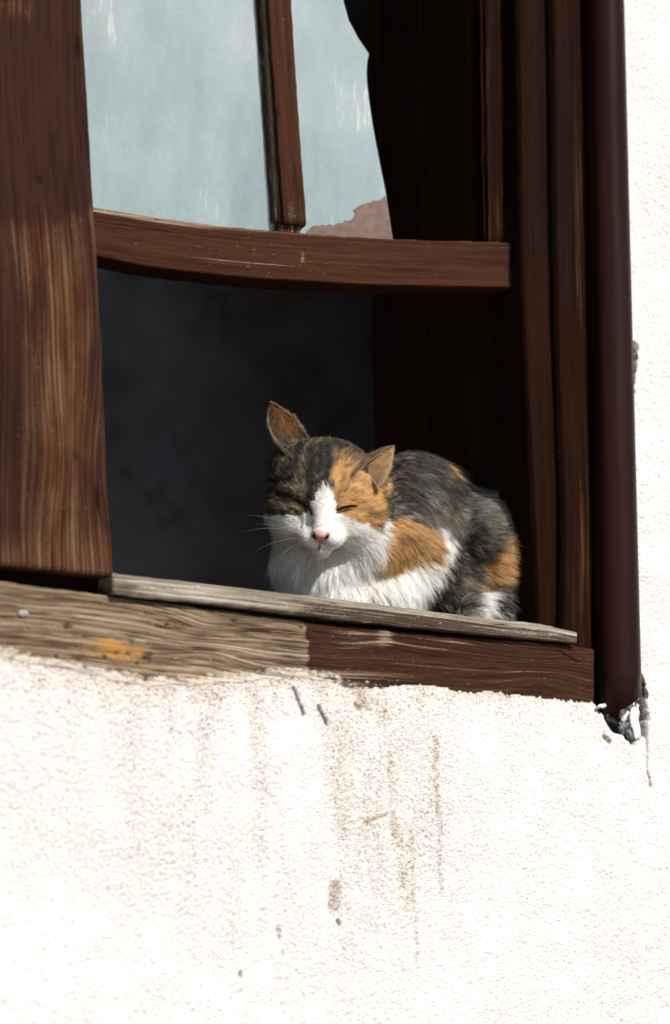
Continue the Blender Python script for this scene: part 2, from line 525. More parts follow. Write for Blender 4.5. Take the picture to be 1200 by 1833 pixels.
# plaster edge under the sill beam, in the wall's own plane
EDGE = np.array([on_y(x, y, 0.0)[[0, 2]] for x, y in ((-140, 1150), (0, 1172), (70, 1188), (150, 1203), (250, 1222), (330, 1226), (420, 1218), (520, 1210),
                 (590, 1216), (632, 1232), (655, 1224), (700, 1225), (750, 1224), (800, 1230), (850, 1238), (900, 1240), (960, 1246), (1020, 1250), (1066, 1253), (1078, 1262))])
PR = np.array([on_y(x, y, 0.0)[[0, 2]] for x, y in ((1096, -260), (1098, 0), (1132, 1235))])   # plaster edge behind the pipe
def build_wall():
    h = 0.0012
    X0, X1, Z0, Z1 = -0.52, 0.42, 1.30, 2.44
    xs, zs = np.arange(X0, X1 + h / 2, h), np.arange(Z0, Z1 + h / 2, h)
    X, Z = np.meshgrid(xs, zs, indexing='ij')
    sg = vn2(X * 560, Z * 560, 21)
    sk = vn2((X + Z * 0.5) * 300, (Z - X * 0.35) * 470, 33) * 0.6 + vn2((X - Z * 0.2) * 520, (Z + X * 0.3) * 620, 34) * 0.4
    md = fbm2(X * 130, Z * 130, 3, 41)
    lg = fbm2(X * 22, Z * 22, 3, 51)
    hgt = 0.0013 * (sk - 0.5) + 0.0010 * (sg - 0.5) + 0.0012 * (md - 0.5) + 0.004 * (lg - 0.5)
    rough_amt = 0.65 + 0.5 * fbm2(X * 6, Z * 6, 2, 77)
    hgt = hgt * rough_amt
    pit = sstep(0.58, 0.28, sk * 0.55 + sg * 0.2 + md * 0.35)          # dirt gathers in the hollows
    ze = np.interp(X, EDGE[:, 0], EDGE[:, 1])
    ze = ze + (fbm2(X * 40, Z * 0, 3, 5) - 0.5) * 0.005 + (fbm2(X * 300, Z * 120 + 3, 2, 6) - 0.5) * 0.004
    xr = np.interp(Z, PR[::-1, 1], PR[::-1, 0])
    opening = (Z > ze) & (X < xr) & (X > -0.47)
    # the plaster thins towards the beam
    below = np.clip((ze - Z), 0, 1)
    under = (X < xr) & (X > -0.47)
    hgt = np.where(under, hgt * (1 - 0.6 * np.exp(-below / 0.006)) - 0.0064 * np.exp(-below / 0.020) + 0.001, hgt)
    def W(px, py):
        return on_y(px, py, 0.0)[[0, 2]]
    WOB = [fbm2(Z * 160, X * 30, 2, 1) - 0.5, fbm2(Z * 150 + 31, X * 34, 2, 2) - 0.5]
    GRN = 0.3 + 1.0 * fbm2(X * 120, Z * 60, 2, 94)
    def seg(px0, py0, px1, py1, r, wob=0.0015, seed=1):
        a, b = W(px0, py0), W(px1, py1)
        ab = b - a
        t = np.clip(((X - a[0]) * ab[0] + (Z - a[1]) * ab[1]) / (ab @ ab), 0, 1)
        dx = X - a[0] - t * ab[0] + WOB[seed % 2] * 2 * wob
        dz = Z - a[1] - t * ab[1]
        return np.exp(-((dx ** 2 + dz ** 2) / r ** 2) ** 1.5), t
    dirt = 0.20 * sstep(0.42, 0.75, fbm2(X * 11, Z * 9, 4, 91)) + 0.02
    dark = np.zeros_like(X)
    # brown washes below the beam and run-off streaks
    cx = W(560, 1400)
    dirt += 0.60 * np.exp(-((X - cx[0]) / 0.17) ** 2 - ((Z - cx[1] - 0.03) / 0.17) ** 2) * sstep(0.25, 0.8, fbm2(X * 60, Z * 13, 4, 92))
    dirt += 1.15 * np.where(under, np.exp(-below / 0.015), 0) * (0.25 + 1.1 * fbm2(X * 70, Z * 70, 3, 93))
    for (x0, y0, x1, y1, r, a) in ((598, 1290, 604, 1490, .013, .33), (625, 1280, 628, 1440, .003, .25), (698, 1350, 705, 1490, .004, .55), (705, 1470, 722, 1580, .005, .55),
                                   (733, 1490, 740, 1610, .0035, .6), (742, 1600, 746, 1730, .002, .7), (779, 1320, 783, 1450, .0028, .75), (785, 1460, 790, 1600, .003, .5),
                                   (720, 1570, 740, 1640, .006, .3), (650, 1225, 690, 1290, .006, .6), (640, 1230, 660, 1265, .004, .8), (380, 1290, 395, 1520, .02, .18),
                                   (405, 1500, 420, 1680, .012, .22), (660, 1500, 690, 1640, .02, .15), (310, 1240, 330, 1500, .03, .14)):
        e, t = seg(x0, y0, x1, y1, r, 0.0022, int(x0))
        dirt += 1.15 * a * e * GRN
    # scuffs: two slanting gouges, a smear, a chip
    for (x0, y0, x1, y1, r, dep, dk) in ((530, 1232, 545, 1278, .0017, .0014, .85), (572, 1264, 586, 1296, .0017, .0014, .85), (654, 1472, 690, 1458, .0019, .0006, .08),
                                         (598, 1590, 598, 1624, .0060, .0018, .12), (603, 1648, 606, 1654, .0016, .002, .75), (498, 1660, 500, 1676, .0024, .0008, .05),
                                         (430, 1740, 431, 1746, .0018, .001, .45), (640, 1262, 648, 1268, .002, .002, .5), (1083, 1318, 1094, 1328, .0022, .002, .75)):
        e, t = seg(x0, y0, x1, y1, r, 0.0012, int(x0) + 3)
        hgt -= e * dep
        dark = np.maximum(dark, e * dk)
        dirt += 1.1 * e
    # crack below the broken foot of the pipe
    for (x0, y0, x1, y1, r, dk) in ((1158, 1270, 1159, 1345, .0011, .95), (1159, 1345, 1162, 1385, .0008, .8), (1162, 1385, 1166, 1408, .0013, .9), (1128, 1300, 1132, 1328, .0016, .8), (1132, 1328, 1138, 1330, .0022, .8)):
        e, t = seg(x0, y0, x1, y1, r, 0.0016, 9)
        hgt -= e * 0.004
        dark = np.maximum(dark, e * dk * sstep(0.25, 0.5, vn2(X * 300, Z * 150, 3) + 0.15))
    # broken-out hollow at the foot of the pipe and crumbling edge up its side
    hp = [W(*q) for q in ((1066, 1238), (1084, 1272), (1094, 1300), (1118, 1318), (1140, 1330), (1156, 1312), (1159, 1270), (1153, 1225), (1143, 1205))]
    ins = np.zeros_like(X, bool)
    jx, jz = X + (fbm2(X * 190, Z * 190, 2, 15) - 0.5) * 0.010, Z + (fbm2(X * 190 + 9, Z * 190, 2, 16) - 0.5) * 0.010
    for i in range(len(hp)):
        (ax, az), (bx, bz) = hp[i], hp[i - 1]
        cr = ((az > jz) != (bz > jz)) & (jx < (bx - ax) * (jz - az) / (bz - az + 1e-12) + ax)
        ins ^= cr
    hol = ins.astype(float)
    for _ in range(3):
        hol[1:-1, 1:-1] = (hol[1:-1, 1:-1] * 2 + hol[:-2, 1:-1] + hol[2:, 1:-1] + hol[1:-1, :-2] + hol[1:-1, 2:]) / 6
    hgt -= hol * (0.014 + 0.010 * fbm2(X * 140, Z * 140, 2, 17))
    dark = np.maximum(dark, hol * sstep(0.30, 0.48, fbm2(X * 170, Z * 170, 2, 18) + 0.08))
    for (x, y, r) in ((1134, 640, .006), (1137, 620, .005), (1131, 672, .004), (1133, 655, .005), (1132, 700, .003)):
        a = W(x, y)
        e = np.exp(-(((X - a[0]) ** 2 + (Z - a[1]) ** 2) / r ** 2) ** 2)
        hgt += 0.004 * e
        dark = np.maximum(dark, e * 0.75)
    V = np.stack([X, -hgt, Z], -1).reshape(-1, 3)
    nx, nz = X.shape
    idx = np.arange(nx * nz).reshape(nx, nz)
    q = np.stack([idx[:-1, :-1], idx[1:, :-1], idx[1:, 1:], idx[:-1, 1:]], -1)
    keep = ~(opening[:-1, :-1] | opening[1:, :-1] | opening[1:, 1:] | opening[:-1, 1:])
    q = q[keep]
    # a returned lip along the opening gives the plaster its thickness
    ed = {}
    kp = keep
    E = []
    a = kp[:, :-1] & ~kp[:, 1:]
    i, j = np.nonzero(a); E.append(np.stack([idx[i, j + 1], idx[i + 1, j + 1]], -1))
    a = ~kp[:, :-1] & kp[:, 1:]
    i, j = np.nonzero(a); E.append(np.stack([idx[i + 1, j + 1], idx[i, j + 1]], -1))
    a = kp[:-1] & ~kp[1:]
    i, j = np.nonzero(a); E.append(np.stack([idx[i + 1, j + 1], idx[i + 1, j]], -1))
    a = ~kp[:-1] & kp[1:]
    i, j = np.nonzero(a); E.append(np.stack([idx[i + 1, j], idx[i + 1, j + 1]], -1))
    E = np.concatenate(E)
    ub = np.unique(E)
    mp = np.full(nx * nz, -1)
    mp[ub] = np.arange(len(ub)) + nx * nz
    VB = V[ub].copy()
    VB[:, 1] = np.maximum(VB[:, 1], 0) + 0.035
    lip = np.stack([E[:, 1], E[:, 0], mp[E[:, 0]], mp[E[:, 1]]], -1)
    V = np.vstack([V, VB])
    faces = np.vstack([q, lip])
    dirt = np.r_[dirt.ravel(), dirt.ravel()[ub] * 1.2]
    dark = np.r_[dark.ravel(), dark.ravel()[ub]]
    used = np.zeros(len(V), bool)
    used[faces.ravel()] = True
    re = np.cumsum(used) - 1
    return mesh_np('house_wall', V[used], re[faces], True, {'dirt': dirt[used], 'dark': dark[used]})
wall = link('house_wall', build_wall(), M_STUCCO)
tag(wall, 'rough white stucco house wall with brown run-off stains below the window', 'wall', kind='thing')
def wall_part(name, *a, mat=M_PLAIN_PLASTER):
    return link(name, box_mesh(name, *a), mat, wall)
# the rest of the wall, beyond and behind the stucco in view
wall_part('masonry', -4, 4, 0.036, 0.33, 0.0, 1.60)
wall_part('masonry', -4, -0.47, 0.036, 0.33, 1.60, 3.4)
wall_part('masonry', 0.262, 4, 0.036, 0.33, 1.60, 3.4)
wall_part('masonry', -0.47, 0.262, 0.036, 0.33, 2.81, 3.4)
wall_part('plaster_field', -4, 4, 0.0, 0.034, 0.0, 1.298)
wall_part('plaster_field', -4, -0.522, 0.0, 0.034, 1.298, 3.4)
wall_part('plaster_field', 0.422, 4, 0.0, 0.034, 1.298, 3.4)
wall_part('plaster_field', -0.47, 0.262, 0.0, 0.034, 2.81, 3.4)
wall_part('plaster_field', -0.522, -0.47, 0.0, 0.034, 2.442, 3.4)
wall_part('plaster_field', 0.262, 0.422, 0.0, 0.034, 2.442, 3.4)
# the dark room
wall_part('room_wall', -1.6, 1.8, 1.15, 1.25, 0.6, 2.8, mat=M_ROOM)
wall_part('room_wall', -1.7, -1.6, 0.33, 1.25, 0.6, 2.8, mat=M_ROOM)
wall_part('room_wall', 1.8, 1.9, 0.33, 1.25, 0.6, 2.8, mat=M_ROOM)
M_FLOORB = simple_mat('pale_bounce_boards', (0.48, 0.44, 0.39), (0.60, 0.56, 0.50), 8, 0.8)  # unseen floor, coloured pale to bounce more light round the room
wall_part('room_floor', -1.7, 1.9, 0.33, 1.25, 0.5, 0.6, mat=M_FLOORB)
wall_part('room_ceiling', -1.7, 1.9, 0.33, 1.25, 2.8, 2.9, mat=M_ROOM)

# lumps of old mortar in the hollow at the pipe's foot
def lump(px, py, y, rx, ry, rz, rot, seed, mat):
    bm = bmesh.new()
    bmesh.ops.create_icosphere(bm, subdivisions=3, radius=1)
    c = on_y(px, py, y)
    P = np.array([v.co[:] for v in bm.verts])
    nse = 1 + 1.3 * (vn3(P * 1.9 + seed * 5.3, 3) - 0.5) + 0.9 * (vn3(P * 4.3 + seed, 4) - 0.5)
    P = P * nse[:, None] * np.array([rx, ry * 0.7, rz]) * 0.85
    cr, sr = math.cos(rot), math.sin(rot)
    P = np.stack([P[:, 0] * cr - P[:, 2] * sr, P[:, 1], P[:, 0] * sr + P[:, 2] * cr], -1) + c
    for v, p in zip(bm.verts, P):
        v.co = p
    me = bpy.data.meshes.new('mortar_lump')
    bm.to_mesh(me)
    bm.free()
    me.polygons.foreach_set('use_smooth', np.ones(len(me.polygons), bool))
    return link('mortar_lump', me, mat, wall)
M_MORTAR = simple_mat('crumbled_mortar', (0.55, 0.53, 0.50), (0.80, 0.79, 0.77), 240, 0.95, 0.6, 0.002, spec=0.1)
M_BLUEGREY = simple_mat('grey_blue_mortar', (0.05, 0.055, 0.07), (0.22, 0.235, 0.26), 260, 0.9, 0.6, 0.002, spec=0.1)
for i, (px, py, y, rx, ry, rz, rot) in enumerate(((1130, 1250, .000, .0036, .004, .0085, .1), (1142, 1247, .004, .003, .003, .003, 0), (1127, 1262, .004, .004, .004, .004, 0),
        (1118, 1281, .006, .006, .005, .006, .3), (1134, 1282, .004, .006, .005, .010, .1), (1141, 1268, .006, .002, .003, .006, -.2), (1138, 1304, .003, .006, .004, .010, .1),
        (1091, 1268, .002, .0018, .003, .008, -.35), (1079, 1264, .000, .006, .003, .002, .25))):
    lump(px, py, y, rx, ry, rz, rot, i + 1, M_MORTAR)
M_CRUMB = simple_mat('brown_crumbling_mortar', (0.05, 0.035, 0.025), (0.24, 0.18, 0.13), 300, 0.95, 0.8, 0.003, spec=0.1)
for i, (px, py, rx, rz) in enumerate(((1133, 627, .005, .010), (1131, 652, .004, .009), (1134, 640, .004, .005), (1131, 680, .0028, .006), (1150, 1218, .003, .008), (1155, 1240, .003, .006))):
    lump(px, py, -.002, rx, .006, rz, .1 * i, 30 + i, M_CRUMB)
lump(1118, 1302, .004, .0055, .004, .0055, 0, 14, M_BLUEGREY)
lump(1126, 1312, .003, .003, .004, .006, .4, 15, M_BLUEGREY)

# ================================================================== window frame
frame = empty('window', (-0.1, 0.05, 1.70))
tag(frame, 'crooked old brown timber window with a weathered sill and broken dusty glass', 'window', kind='thing')
def knot(px, py, x, y, rx, ry, amp):
    """push the grain round a knot"""
    return amp * (py - y) / ry * gauss(px, py, x, y, rx, ry)
# the sill beam, bare and stained on the left, still painted on the right
def beam_wear(px, py, al, ac):
    edge = sstep(556, 542, px + 12 * (fbm2(py / 9., px / 12., 3, 4) - 0.5))
    wv = 0.24 + 0.62 * edge + 0.55 * edge * (fbm2(px / 60., py / 16., 4, 73) - 0.45)
    wv = wv + 0.30 * sstep(1180, 1215, py - (px - 545) * 0.035) * sstep(860, 560, px)          # bare along the plaster
    wv = wv + 0.25 * gauss(px, py, 640, 1130, 60, 26) + 0.35 * gauss(px, py, 690, 1135, 14, 30) + 0.2 * gauss(px, py, 900, 1150, 200, 9)
    wv = wv - 0.30 * gauss(px, py, 40, 1085, 60, 30) - 0.35 * gauss(px, py, 320, 1110, 60, 22) * edge - 0.22 * gauss(px, py, 470, 1125, 80, 26)
    wv = wv + 0.35 * gauss(px, py, 30, 1050, 220, 9) + 0.25 * gauss(px, py, 370, 1165, 26, 30)
    return wv
def beam_stain(px, py, al, ac):
    return 0.85 * gauss(px, py, 190, 1160, 65, 22) * (0.3 + 1.2 * fbm2(px / 14., py / 9., 3, 75)) + 0.35 * gauss(px, py, 240, 1178, 40, 20) + 0.25 * gauss(px, py, 480, 1185, 60, 22) + 0.44 * gauss(px, py, 330, 1216, 260, 16)
HOLES = [(36, 1104, 3), (120, 1122, 6), (236, 1148, 6), (262, 1178, 7), (152, 1140, 4), (208, 1170, 4), (75, 1195, 6), (262, 1215, 6), (186, 1176, 4), (298, 1118, 3), (268, 1172, 4), (420, 1112, 4),
         (140, 1180, 3), (100, 1176, 3), (228, 1170, 3), (245, 1188, 3), (540, 1122, 3), (150, 1195, 3)]
def beam_dark(px, py, al, ac):
    d = 0
    for x, y, r in HOLES:
        wob_ = 1.4 * r * (fbm2(px / 3.0 + x, py / 3.0 + y, 2, 76) - 0.5)
        d = np.maximum(d, (0.78 + 0.2 * ((x * 7 + y) % 5) / 4) * np.exp(-((((px - x) * 0.8 + wob_) ** 2 + (py - y + wob_) ** 2) / (1.05 * r) ** 2) ** 1.5))
    # drying crack at the right end
    t = np.clip((px - 1000) / 36, 0, 1)
    d = np.maximum(d, 0.95 * np.exp(-((py - (1166 + 20 * t)) / 2.2) ** 2) * (px > 998) * (px < 1040))
    d = np.maximum(d, 0.6 * gauss(px, py, 360, 1140, 22, 10))
    d = np.maximum(d, 0.62 * sstep(0.52, 0.72, fbm2(px / 75., py / 6.5 - px / 60., 4, 78)) * sstep(600, 520, px))
    d = np.maximum(d, 0.55 * gauss(px, py - 0.12 * px, 60, 1062, 110, 12) * sstep(0.3, 0.6, fbm2(px / 30., py / 6., 3, 79)))
    return d
def beam_relief(px, py, al, ac):
    r = -0.0012 * beam_dark(px, py, al, ac)
    r = r + 0.002 * gauss(px, py, 372, 1160, 22, 30) + 0.0012 * gauss(px, py, 690, 1140, 16, 30) + 0.0012 * gauss(px, py, 975, 1175, 30, 30)
    return r
def beam_warp(px, py, al, ac):
    gy = ac + knot(px, py, 372, 1150, 70, 40, 0.016) + knot(px, py, 690, 1135, 40, 30, 0.008) + knot(px, py, 970, 1185, 80, 46, 0.020) + knot(px, py, 60, 1100, 50, 35, 0.005)
    gy = gy + 0.0015 * np.sin(px / 90.0)
    return al, gy
plank('sill_beam', [(-130, 1024), (0, 1040), (200, 1066), (400, 1092), (560, 1113), (720, 1129), (880, 1142), (1000, 1152), (1066, 1160)],
      [(-130, 1190), (0, 1208), (300, 1252), (600, 1262), (850, 1272), (1066, 1284)], (0, 0.006, 0), NY, 0.09, M_WOOD, frame, nu=620, nv=110, rnd=0.004, wob=0.0007,
      lime=lambda px, py, al, ac: 0.75 * sstep(34, 2, np.interp(px, [-140, 0, 70, 150, 250, 330, 420, 520, 590, 632, 700, 800, 900, 1066], [1150, 1172, 1188, 1203, 1222, 1226, 1218, 1210, 1216, 1230, 1225, 1230, 1240, 1253]) - py) * (0.35 + 0.65 * sstep(760, 520, px)),
      wear=beam_wear, stain=beam_stain, dark=beam_dark, relief=beam_relief, warp=beam_warp)
nl = bpy.data.meshes.new('nail')
bm = bmesh.new()
bmesh.ops.create_uvsphere(bm, u_segments=14, v_segments=8, radius=1)
c0 = on_y(41, 1098, 0.005)
for v in bm.verts:
    v.co = Vector(c0) + Vector((v.co.x * 0.0046, v.co.y * 0.0010, v.co.z * 0.0028))
bm.to_mesh(nl); bm.free()
nl.polygons.foreach_set('use_smooth', np.ones(len(nl.polygons), bool))
M_NAIL = simple_mat('pale_nail_head', (0.13, 0.11, 0.095), (0.36, 0.34, 0.32), 420, 0.5)
link('nail', nl, M_NAIL, frame)
# the loose strip lying along the sill, top edge chamfered and worn pale
def strip_wear(px, py, al, ac):
    return 0.56 - 0.26 * sstep(480, 850, px) + 0.62 * sstep(0.0095, 0.0065, ac) - 0.2 * sstep(700, 1000, px) * sstep(0.0095, 0.0065, ac) + 0.3 * (fbm2(px / 40., py / 6., 3, 88) - 0.5)
def strip_dark(px, py, al, ac):
    return np.maximum(0.75 * gauss(px, py, 222, 1050, 26, 16) * sstep(0.008, 0.014, ac), 0)
CHAM = 0.30
STRIP_T = [(203, 1019), (300, 1030), (480, 1051), (700, 1078), (900, 1104), (980, 1112), (1036, 1124)]
STRIP_B = [(203, 1064), (300, 1073), (480, 1092), (700, 1119), (900, 1139), (1036, 1152)]
plank('sill_strip', STRIP_T, STRIP_B, (0, -0.001, 0), NY, 0.046, M_STRIP, frame, nu=420, nv=34, rnd=0.0014, wob=0.0006, wear=strip_wear, dark=strip_dark,
      profile=lambda v: 0.020 * np.clip(1 - v / CHAM, 0, 1))
# left post board standing in front of the window
def post_wear(px, py, al, ac):
    ed = 385 + 26 * (fbm2(px / 16., py * 0, 3, 14) - 0.5) + 18 * np.sin(px / 40)
    low = sstep(ed - 10, ed + 14, py)
    wv = 0.10 + 0.36 * low + low * 0.5 * (fbm2(px / 34., py / 210., 4, 71) - 0.5) + 0.25 * (1 - low) * (fbm2(px / 22., py / 90., 4, 72) - 0.55)
    wv = wv + 0.36 * gauss(px, py, 95, 850, 42, 260) + 0.34 * gauss(px, py, 118, 560, 26, 170) + 0.4 * gauss(px, py, 60, 430, 34, 60)
    wv = wv + 0.95 * sstep(930, 1035, py) * (0.3 + 0.7 * (gauss(px, py, 192, 1010, 26, 300) + gauss(px, py, 15, 1030, 30, 60) + gauss(px, py, 150, 1030, 25, 40)))
    wv = wv - 0.25 * gauss(px, py, 10, 700, 26, 300) - 0.12 * gauss(px, py, 175, 600, 18, 200)
    wv = wv + 0.6 * gauss(px, py, 18, 10, 30, 26) + 0.35 * gauss(px, py, 48, 25, 8, 22) + 0.5 * gauss(px, py, 143, 40, 7, 40) + 0.5 * gauss(px, py, 133, 812, 22, 8) + 0.5 * gauss(px, py, 104, 760, 8, 30)
    return wv
def post_dark(px, py, al, ac):
    d = 0.9 * gauss(px, py, 172, 900, 3.5, 30) + 0.85 * gauss(px, py, 138, 88, 5, 22) + 0.6 * gauss(px, py, 68, 325, 5, 8) + 0.5 * gauss(px, py, 134, 818, 7, 9)
    return np.clip(d, 0, 1)
plank('post', [(-84, -260), (-80, 0), (-62, 560), (-52, 1006)], [(133, -260), (147, 0), (177, 500), (192, 800), (205, 1031)], (0, -0.003, 0), NY, 0.05, M_POST, frame, nu=420, nv=120,
      rnd=0.0035, wob=0.0006, wear=post_wear, dark=post_dark, relief=lambda px, py, al, ac: -0.004 * post_dark(px, py, al, ac),
      warp=lambda px, py, al, ac: (al, ac + knot(px, py, 133, 820, 34, 70, 0.0) + 0.010 * gauss(px, py, 133, 820, 60, 110) * np.sign(px - 133) * np.abs((px - 133) / 40.) + 0.003 * np.sin(py / 120)))
plank('gap_blocker', [(-120, 1008), (215, 1030)], [(-120, 1060), (215, 1085)], (0, 0.024, 0), NY, 0.02, M_JAMB, frame, nu=40, nv=10, rnd=0.002, wear=lambda px, py, al, ac: 0 * px)  # added dark board, blocks the room's light in the gap under the post
# right jamb: three mouldings stepping out towards the pipe
jw = lambda k: (lambda px, py, al, ac: k + 0.30 * gauss(px, py, 1040, 300, 16, 420) + 0.34 * gauss(px, py, 1050, 950, 14, 160) + 0.25 * gauss(px, py, 1000, 900, 10, 260) + 0.12 * sstep(900, 1100, py))
plank('jamb_rebate', [(926, -260), (928, 0), (938, 520), (957, 1110), (959, 1130)], [(950, -260), (953, 0), (962, 520), (984, 1110), (986, 1134)], (0, 0.044, 0), NY, 0.04, M_JAMB, frame, nu=200, nv=16, rnd=0.004, wear=jw(0.02))
plank('jamb_board', [(928, -260), (930, 0), (940, 520), (962, 1000), (966, 1132)], [(985, -260), (987, 0), (996, 520), (1012, 1000), (1012, 1140)], (0, 0.027, 0), NY, 0.05, M_JAMB, frame, nu=260, nv=30, rnd=0.006, wob=0.0006, wear=jw(0.06),
      dark=lambda px, py, al, ac: np.clip(0.8 * gauss(px, py, 957, 395, 8, 7) + 0.8 * gauss(px, py, 962, 430, 9, 6) + 0.8 * gauss(px, py, 963, 540, 7, 7) + 0.8 * np.exp(-((px - 1006 - 3 * np.sin(py / 30)) / 2.5) ** 2) * (py > 1020), 0, 1))
plank('jamb_bead', [(990, -260), (991, 0), (1000, 520), (1012, 900), (1011, 1130), (1013, 1262)], [(1050, -260), (1053, 0), (1060, 520), (1068, 900), (1068, 1130), (1078, 1262)], (0, 0.015, 0), NY, 0.07, M_JAMB, frame, nu=280, nv=34, rnd=0.007, wob=0.0005, wear=jw(0.16))
plank('jamb_backing', [(1035, -260), (1040, 520), (1060, 1262)], [(1150, -260), (1160, 520), (1190, 1262)], (0, 0.037, 0), NY, 0.04, M_JAMB, frame, nu=60, nv=10, rnd=0.003, wear=jw(0.02))
# boards lining the right reveal, running back into the wall
XR = on_y(968, 600, 0.085)[0]
NX = np.array([-1.0, 0, 0])
def reveal(px0, px1, i):
    lean = 0.012
    e = lambda x: [(x - 12, -260), (x - 9, 0), (x, 560), (x + 9, 1180)]
    plank('reveal_board', e(px1), e(px0), (XR + 0.002 * (i % 2), 0, 0), NX, 0.03, M_REVEAL, frame, nu=140, nv=24, rnd=0.003, wob=0.0006, wear=lambda px, py, al, ac: 0.06 + 0.1 * gauss(px, py, 690, 650, 12, 120) + 0 * px, seed=i)
for i, (a, b_) in enumerate(((665, 684), (685, 762), (763, 848), (849, 944), (945, 985))):
    reveal(a, b_, i)
yb = on_plane(668, 600, (XR, 0, 0), NX)[1]
print('reveal depth', yb, 'XR', XR)
# left reveal, head board and inner sill ledge
LEDGE = 1.700
def board_box(name, x0, x1, y0, y1, z0, z1, mat=M_JAMB):
    o = link(name, box_mesh(name, x0, x1, y0, y1, z0, z1, 0.002), mat, frame)
    n = len(o.data.vertices)
    co = np.zeros(n * 3); o.data.vertices.foreach_get('co', co); co = co.reshape(-1, 3)
    ext = co.max(0) - co.min(0)
    ax = int(np.argmax(ext)); ay = [a for a in (0, 1, 2) if a != ax]
    o.data.attributes.new('gc', 'FLOAT_VECTOR', 'POINT').data.foreach_set('vector', np.stack([co[:, ax], co[:, ay[0]] + co[:, ay[1]], co[:, ax] * 0 + 3], -1).astype(np.float32).ravel())
    o.data.attributes.new('wear', 'FLOAT', 'POINT').data.foreach_set('value', np.full(n, 0.3, np.float32))
    return o
board_box('sill_ledge', -0.465, 0.255, 0.100, 0.36, LEDGE - 0.03, LEDGE)
board_box('sill_ledge', -0.465, XR - 0.003, 0.046, 0.098, LEDGE - 0.03, LEDGE - 0.001)
board_box('reveal_lining', -0.469, -0.449, 0.058, 0.36, LEDGE + 0.001, 2.78)
board_box('head_board', -0.465, 0.255, 0.02, 0.36, 2.782, 2.808)

# ================================================================== sash with the broken pane
SB = math.radians(15)
SP = on_y(920, 480, 0.045)
SN = np.array([-math.sin(SB), -math.cos(SB), 0.0])          # faces the street, swung in at its left end
sash = empty('sash', (0, 0, 0))
sash.parent = frame
sash.matrix_parent_inverse = Matrix.Translation(frame.location).inverted()
sash['label'] = 'faded brown sash with a bowed bottom rail'
RAIL_T = [(60, 352), (170, 371), (300, 391), (400, 404), (500, 413), (600, 421), (700, 427), (860, 432), (934, 433)]
RAIL_B = [(60, 440), (170, 459), (250, 475), (350, 488), (450, 498), (600, 507), (700, 511), (860, 514), (934, 515)]
def rail_wear_sunlit(px, py, al, ac):  # wear, plus a sunlit left top edge painted in as bare wood
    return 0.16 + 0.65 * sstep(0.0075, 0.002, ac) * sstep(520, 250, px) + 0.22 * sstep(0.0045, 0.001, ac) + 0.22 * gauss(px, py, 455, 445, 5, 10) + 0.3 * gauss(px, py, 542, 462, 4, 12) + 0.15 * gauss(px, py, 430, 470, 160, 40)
plank('bottom_rail', RAIL_T, RAIL_B, SP, SN, 0.034, M_RAIL, sash, nu=420, nv=60, rnd=0.0022, wob=0.0005, wear=rail_wear_sunlit,
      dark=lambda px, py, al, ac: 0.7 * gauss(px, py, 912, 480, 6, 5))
back = lambda d: SP - SN * d
plank('stile', [(872, -260), (872, 0), (875, 300), (878, 434)], [(914, -260), (914, 0), (916, 300), (916, 434)], back(0.006), SN, 0.026, M_JAMB, sash, nu=150, nv=22, rnd=0.0016, wear=lambda px, py, al, ac: 0.24 + 0.2 * gauss(px, py, 895, 380, 20, 80) + 0.4 * sstep(0.003, 0, ac))
plank('glazing_bead', [(860, -260), (860, 0), (864, 300), (868, 434)], [(870.5, -260), (870.5, 0), (873.5, 300), (876.5, 434)], back(0.012), SN, 0.016, M_JAMB, sash, nu=120, nv=8, rnd=0.001, wear=lambda px, py, al, ac: 0.2 + 0.7 * sstep(0.45, 0.6, vn2(al * 30, al * 0, 5)) * sstep(0.002, 0.004, ac))
# leaning glazing bar: painted face, bare pale side, thin rebate line at its left
plank('glazing_bar', [(462, -260), (480, 0), (492, 170), (508, 398)], [(504, -260), (522, 0), (534, 190), (549.5, 402)], back(-0.004), SN, 0.024, M_RAIL, sash, nu=260, nv=30, rnd=0.0012, wob=0.0004,
      wear=lambda px, py, al, ac: 0.16 + 0.25 * gauss(px, py, 522, 380, 14, 30) + 0.2 * gauss(px, py, 508, 30, 3, 40))
plank('bare_bead', [(452, -260), (470, 0), (478, 110), (494, 394)], [(461.3, -260), (479.3, 0), (491.3, 170), (507.3, 398)], back(0.004), SN, 0.014, M_WOOD, sash, nu=220, nv=10, rnd=0.001, wob=0.0004,
      wear=lambda px, py, al, ac: 1.0 + 0 * px)
plank('bar_tenon', [(498, 398), (499, 415)], [(538, 401), (538, 420)], back(0.003), SN, 0.012, M_RAIL, sash, nu=10, nv=12, rnd=0.001, wear=lambda px, py, al, ac: 0.5 + 0 * px)

def sheet(name, poly, depth, thick, mat, parent):
    """a flat pane with real thickness, its outline measured on the sash plane"""
    P = [Vector(on_plane(x, y, back(depth), SN)) for x, y in poly]
    bm = bmesh.new()
    f = bm.faces.new([bm.verts.new(p) for p in P])
    if f.normal.dot(Vector(SN)) < 0 or True:
        f.normal_update()
        if f.normal.dot(Vector(SN)) < 0:
            f.normal_flip()
    r = bmesh.ops.extrude_face_region(bm, geom=[f])
    for v in r['geom']:
        if isinstance(v, bmesh.types.BMVert):
            v.co -= Vector(SN) * thick
    bmesh.ops.triangulate(bm, faces=[q for q in bm.faces if len(q.verts) > 4])
    bmesh.ops.recalc_face_normals(bm, faces=bm.faces)
    me = bpy.data.meshes.new(name)
    bm.to_mesh(me); bm.free()
    return link(name, me, mat, parent)
GL = 0.0135
pl = sheet('pane', [(20, -900), (430, -900), (486, 0), (510, 420), (60, 380)], GL, 0.003, M_GLASS, sash)
